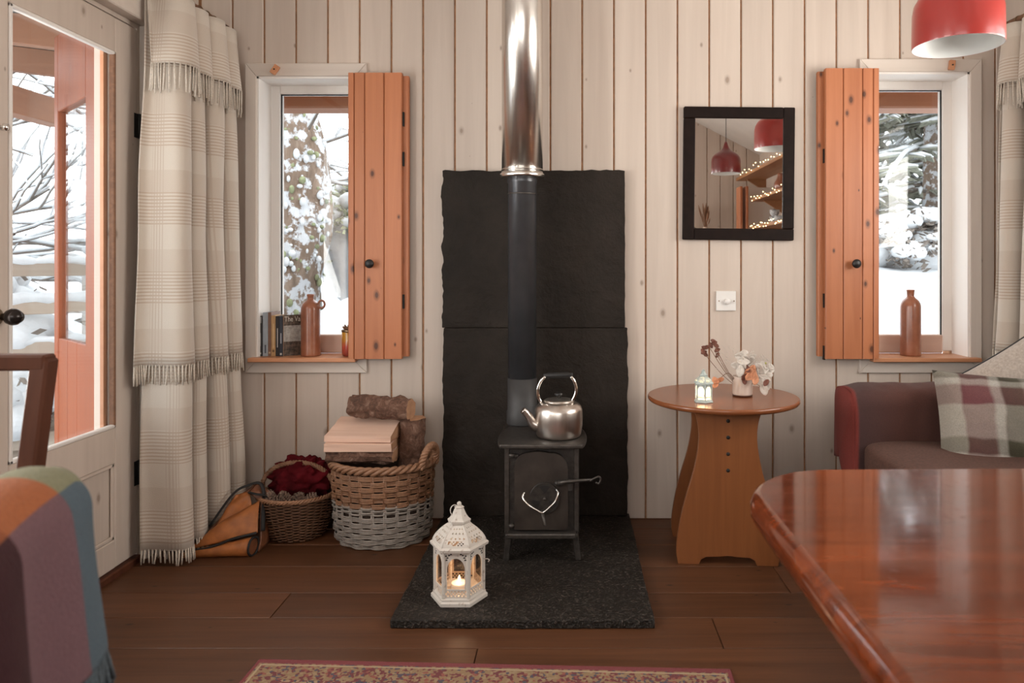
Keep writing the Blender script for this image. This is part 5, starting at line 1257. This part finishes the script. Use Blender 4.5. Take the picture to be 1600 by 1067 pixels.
# trees
def grow(base, d, L, r, depth, rr, out, droop=0.0, kids=3, spread=.8):
    n = 6; p = Vector(base); d = Vector(d).normalized(); pts = [p.copy()]
    for i in range(n):
        d = (d+Vector((rr.uniform(-1,1), rr.uniform(-1,1), rr.uniform(-.8,.8)-droop))*.16).normalized(); p = p+d*L/n; pts.append(p.copy())
    out.append((pts, r, depth))
    if depth > 0:
        for k in range(kids):
            i = rr.randint(2, n); dd = (d+Vector((rr.uniform(-1,1), rr.uniform(-1,1), rr.uniform(-.6,.8)))*spread); grow(pts[i], dd, L*rr.uniform(.5,.75), r*.55, depth-1, rr, out, droop, kids, spread)
def tree(name, label, base, trunk_pts, trunk_r, seed, branches, depth=2, snow_k=1.3, group=None):
    o = thing(name, label, 'tree', base, 0, group); rr = random.Random(seed)
    pts = bez(trunk_pts, 6); N = len(pts)
    rs = [lerp(trunk_r[0], trunk_r[1], i/(N-1)) for i in range(N)]
    m = MB(); k = 20
    def fn(u, v):
        i = min(N-1, int(round(v*(N-1)))); a = 2*PI*u; r = rs[i]*(1+.16*nz((math.cos(a)*2.2, math.sin(a)*2.2, v*6+seed))); return pts[i]+Vector((r*math.cos(a), r*math.sin(a), 0))
    m.grid(fn, k, N-1, wrapu=True).build('trunk', M['trunk'], o, recalc=False)
    out = []
    for (z, az, el, L, r) in branches(rr):
        i = min(range(N), key=lambda q: abs(pts[q].z-z)); d = Vector((math.cos(az)*math.cos(el), math.sin(az)*math.cos(el), math.sin(el))); grow(pts[i], d, L, r, depth, rr, out)
    b = MB(); s_ = MB()
    for p, r, dp in out:
        b.tube(p, [r*(1-.6*i/6) for i in range(7)], 5, caps=False)
        w_ = r*snow_k+.006; s_.tube([q+Vector((0,0,r*.7+w_*.45)) for q in p], [w_*(1-.4*i/6)*(.8+.35*rr.random()) for i in range(7)], 6)
    b.build('branches', M['twig'], o, recalc=False); s_.build('snow_on_branches', M['snow'], o, recalc=False)
    return o, pts, rs
def snowlumps(o, pts, rs, seed, n, mat='snow', nm='snow_clumps', s0=.03, s1=.10):
    rr = random.Random(seed); m = MB()
    for k in range(n):
        i = rr.randint(1, len(pts)-2); a = rr.uniform(PI*1.0, PI*2.05); p = pts[i]+Vector((math.cos(a)*rs[i]*1.02, math.sin(a)*rs[i]*1.02, rr.uniform(-.1,.1))); s_ = rr.uniform(s0, s1)
        m.ball(p, s_, 8, 6, (rr.uniform(.7,1.2), .7, rr.uniform(.7,1.5)))
    m.build(nm, M[mat], o, recalc=False)
o, p, r = tree('snowy_tree', 'big ivy clad snowy tree trunk outside the window with the books', (-2.62, 6.6, gz(-2.62, 6.6)), [(0,0,-.2), (-.02,0,.8), (.10,0,1.5), (.06,0,2.3), (-.10,0,3.2), (-.16,.1,5.5)], (.40, .20), 3,
    lambda q: [(q.uniform(1.6, 4), q.uniform(-1.2, 1.0), q.uniform(-.1, .7), q.uniform(.8, 1.5), .016) for k in range(3)])
snowlumps(o, p[4:], r[4:], 5, 150, s0=.010, s1=.034); snowlumps(o, p[4:], r[4:], 6, 160, 'leafgreen', 'ivy_leaves', .012, .032)
o, p, r = tree('snowy_tree', 'second snowy trunk leaning away beside the ivy clad one', (-2.98, 6.25, gz(-2.98, 6.25)), [(0,0,-.2), (-.02,0,.9), (-.12,0,1.9), (-.35,0,3.0), (-.6,.1,5.0)], (.30, .16), 8,
    lambda q: [(q.uniform(1.6, 4), q.uniform(-2.5, .5), q.uniform(.1, .7), q.uniform(.7, 1.4), .016) for k in range(3)])
snowlumps(o, p[3:], r[3:], 15, 130, s0=.012, s1=.038)
tree('bare_tree', 'bare snowy tree with thin branches beyond the porch', (-5.6, 6.2, gz(-5.6, 6.2)), [(0,0,-.2), (.1,0,1.2), (0,.1,2.6), (.2,.1,5.0)], (.12, .04), 11,
    lambda q: [(q.uniform(.8, 4), q.uniform(-2.6, .6), q.uniform(0, .6), q.uniform(1.2, 2.4), .020) for k in range(20)], 2, .9)
tree('bare_tree', 'bare branching tree with snow close to the porch fence', (-6.9, 7.6, gz(-6.9, 7.6)), [(0,0,-.2), (0,0,1.2), (.1,.1,2.6), (.2,.1,5.0)], (.14, .05), 12,
    lambda q: [(q.uniform(.8, 4.5), q.uniform(-2.2, .9), q.uniform(0, .6), q.uniform(1.4, 2.6), .022) for k in range(22)], 2, .9)
tree('bare_tree', 'thin bare tree with snowy twigs behind the big trunk', (-2.3, 9.3, gz(-2.3, 9.3)), [(0,0,-.2), (.1,0,1.2), (0,.1,2.6), (.2,.1,6.0)], (.10, .03), 13,
    lambda q: [(q.uniform(.8, 4), q.uniform(-3.1, 3.1), q.uniform(0, .7), q.uniform(1.0, 2.0), .016) for k in range(22)], 2, .9)
def conifer(label, base, H, spread, seed, nb):
    o = thing('snowy_conifer', label, 'conifer', base); rr = random.Random(seed)
    MB().tube([(0,0,-.2), (.02,0,H*.5), (0,0,H)], [.15, .09, .02], 12).build('trunk', M['trunk'], o)
    nd = MB(); sn = MB(); bk = MB()
    for k in range(nb):
        t = rr.uniform(.10, .95); z = H*t; L = spread*(1-t)**.7*rr.uniform(.75, 1.1); az = rr.uniform(0, 2*PI)
        d = Vector((math.cos(az), math.sin(az), 0)); q = Vector((-d.y, d.x, 0)); pts = [Vector((0,0,z))+d*L*s_+Vector((0,0,.12*L*s_-.42*L*s_*s_+.03*rr.uniform(-1,1))) for s_ in (0,.2,.4,.6,.8,1)]
        bk.tube(pts, [.02,.016,.013,.010,.007,.004], 5)
        for i in range(1, 6):
            for j in range(5):
                p = pts[i]-d*L*.2*rr.random(); sd_ = rr.choice((-1, 1)); e = p+q*sd_*L*rr.uniform(.10, .32)*(1.1-.12*i)+d*L*.12+Vector((0,0,-rr.uniform(.02,.10)))
                nd.add([p+Vector((0,0,.02)), p+d*.05+Vector((0,0,-.01)), e+d*.02, e-d*.05+Vector((0,0,-.04))], [(0,1,2,3)]); 
                if rr.random() < .75: sn.tube([p+Vector((0,0,.025)), (p+e)/2+Vector((0,0,.035)), e+Vector((0,0,.015))], [.014, .024*rr.uniform(.6,1.4), .008], 5)
        sn.tube([x+Vector((0,0,.03)) for x in pts[1:]], [.018,.026,.028,.024,.012], 5)
    bk.build('branches', M['twig'], o, recalc=False); nd.build('needles', M['needles'], o, solid=.012, recalc=False); sn.build('snow_on_branches', M['snow'], o, recalc=False)
conifer('snow laden conifer outside the window above the sofa', (4.6, 9.2, gz(4.6, 9.2)), 6.0, 2.3, 21, 130)
conifer('tall snowy conifer further back beyond the first one', (6.6, 11.5, gz(6.6, 11.5)), 7.0, 2.4, 22, 110)
conifer('snowy conifer standing apart beyond the bushes', (3.0, 13.0, gz(3.0, 13)), 7.0, 2.4, 23, 110)
def bush(label, loc, dims, seed, green):
    o = thing('snowy_bush', label, 'bush', loc); rr = random.Random(seed)
    sn = MB(); lf = MB()
    for k in range(130):
        th, ph = rr.uniform(0, 2*PI), rr.uniform(.05, 1.35); d = Vector((math.cos(th)*math.sin(ph), math.sin(th)*math.sin(ph), math.cos(ph))); p = Vector((d.x*dims[0], d.y*dims[1], d.z*dims[2])); s_ = rr.uniform(.06, .15)*max(.8, dims[2])
        sn.ball(p, s_, 9, 6, (1.2, 1.1, .75))
        for j in range(26):
            q = p+Vector((rr.uniform(-1,1), rr.uniform(-1,1), rr.uniform(-1.1,.35)))*s_*1.25; e = q+Vector((rr.uniform(-1,1), rr.uniform(-1,1), rr.uniform(-.6,.6)))*.09; w_ = Vector((rr.uniform(-1,1), rr.uniform(-1,1), rr.uniform(-1,1)))*.022
            lf.add([q, (q+e)/2+w_, e, (q+e)/2-w_], [(0,1,2,3)])
    sn.ball((0,0,dims[2]*.25), 1, 16, 10, (dims[0]*.7, dims[1]*.7, dims[2]*.5)); sn.build('snow_cover', M['snow'], o, recalc=False); lf.build('leaves', M['leafgreen' if green else 'twig'], o, solid=.003, recalc=False)
bush('snowy green shrub behind the stoneware bottle with the handle', (-2.05, 7.4, gz(-2.05, 7.4)), (.75, .6, 1.05), 31, True)
bush('low snowy shrub close to the shutter outside', (-1.35, 6.2, gz(-1.35, 6.2)), (.32, .4, .45), 32, True)
bush('rounded snowy bush outside the window above the sofa', (4.0, 8.2, gz(4, 8.2)), (.9, .6, .62), 33, False)
bush('wide snowy bush beside the rounded one', (3.0, 8.0, gz(3.0, 8.0)), (.8, .6, .50), 34, False)
bush('snowy bush piled against the fence', (-4.3, 4.9, gz(-4.3, 4.9)), (.8, .5, 1.35), 35, False)
bush('snow covered shrub between the fence and the bare trees', (-5.4, 5.2, gz(-5.4, 5.2)), (.8, .6, 1.7), 36, False)
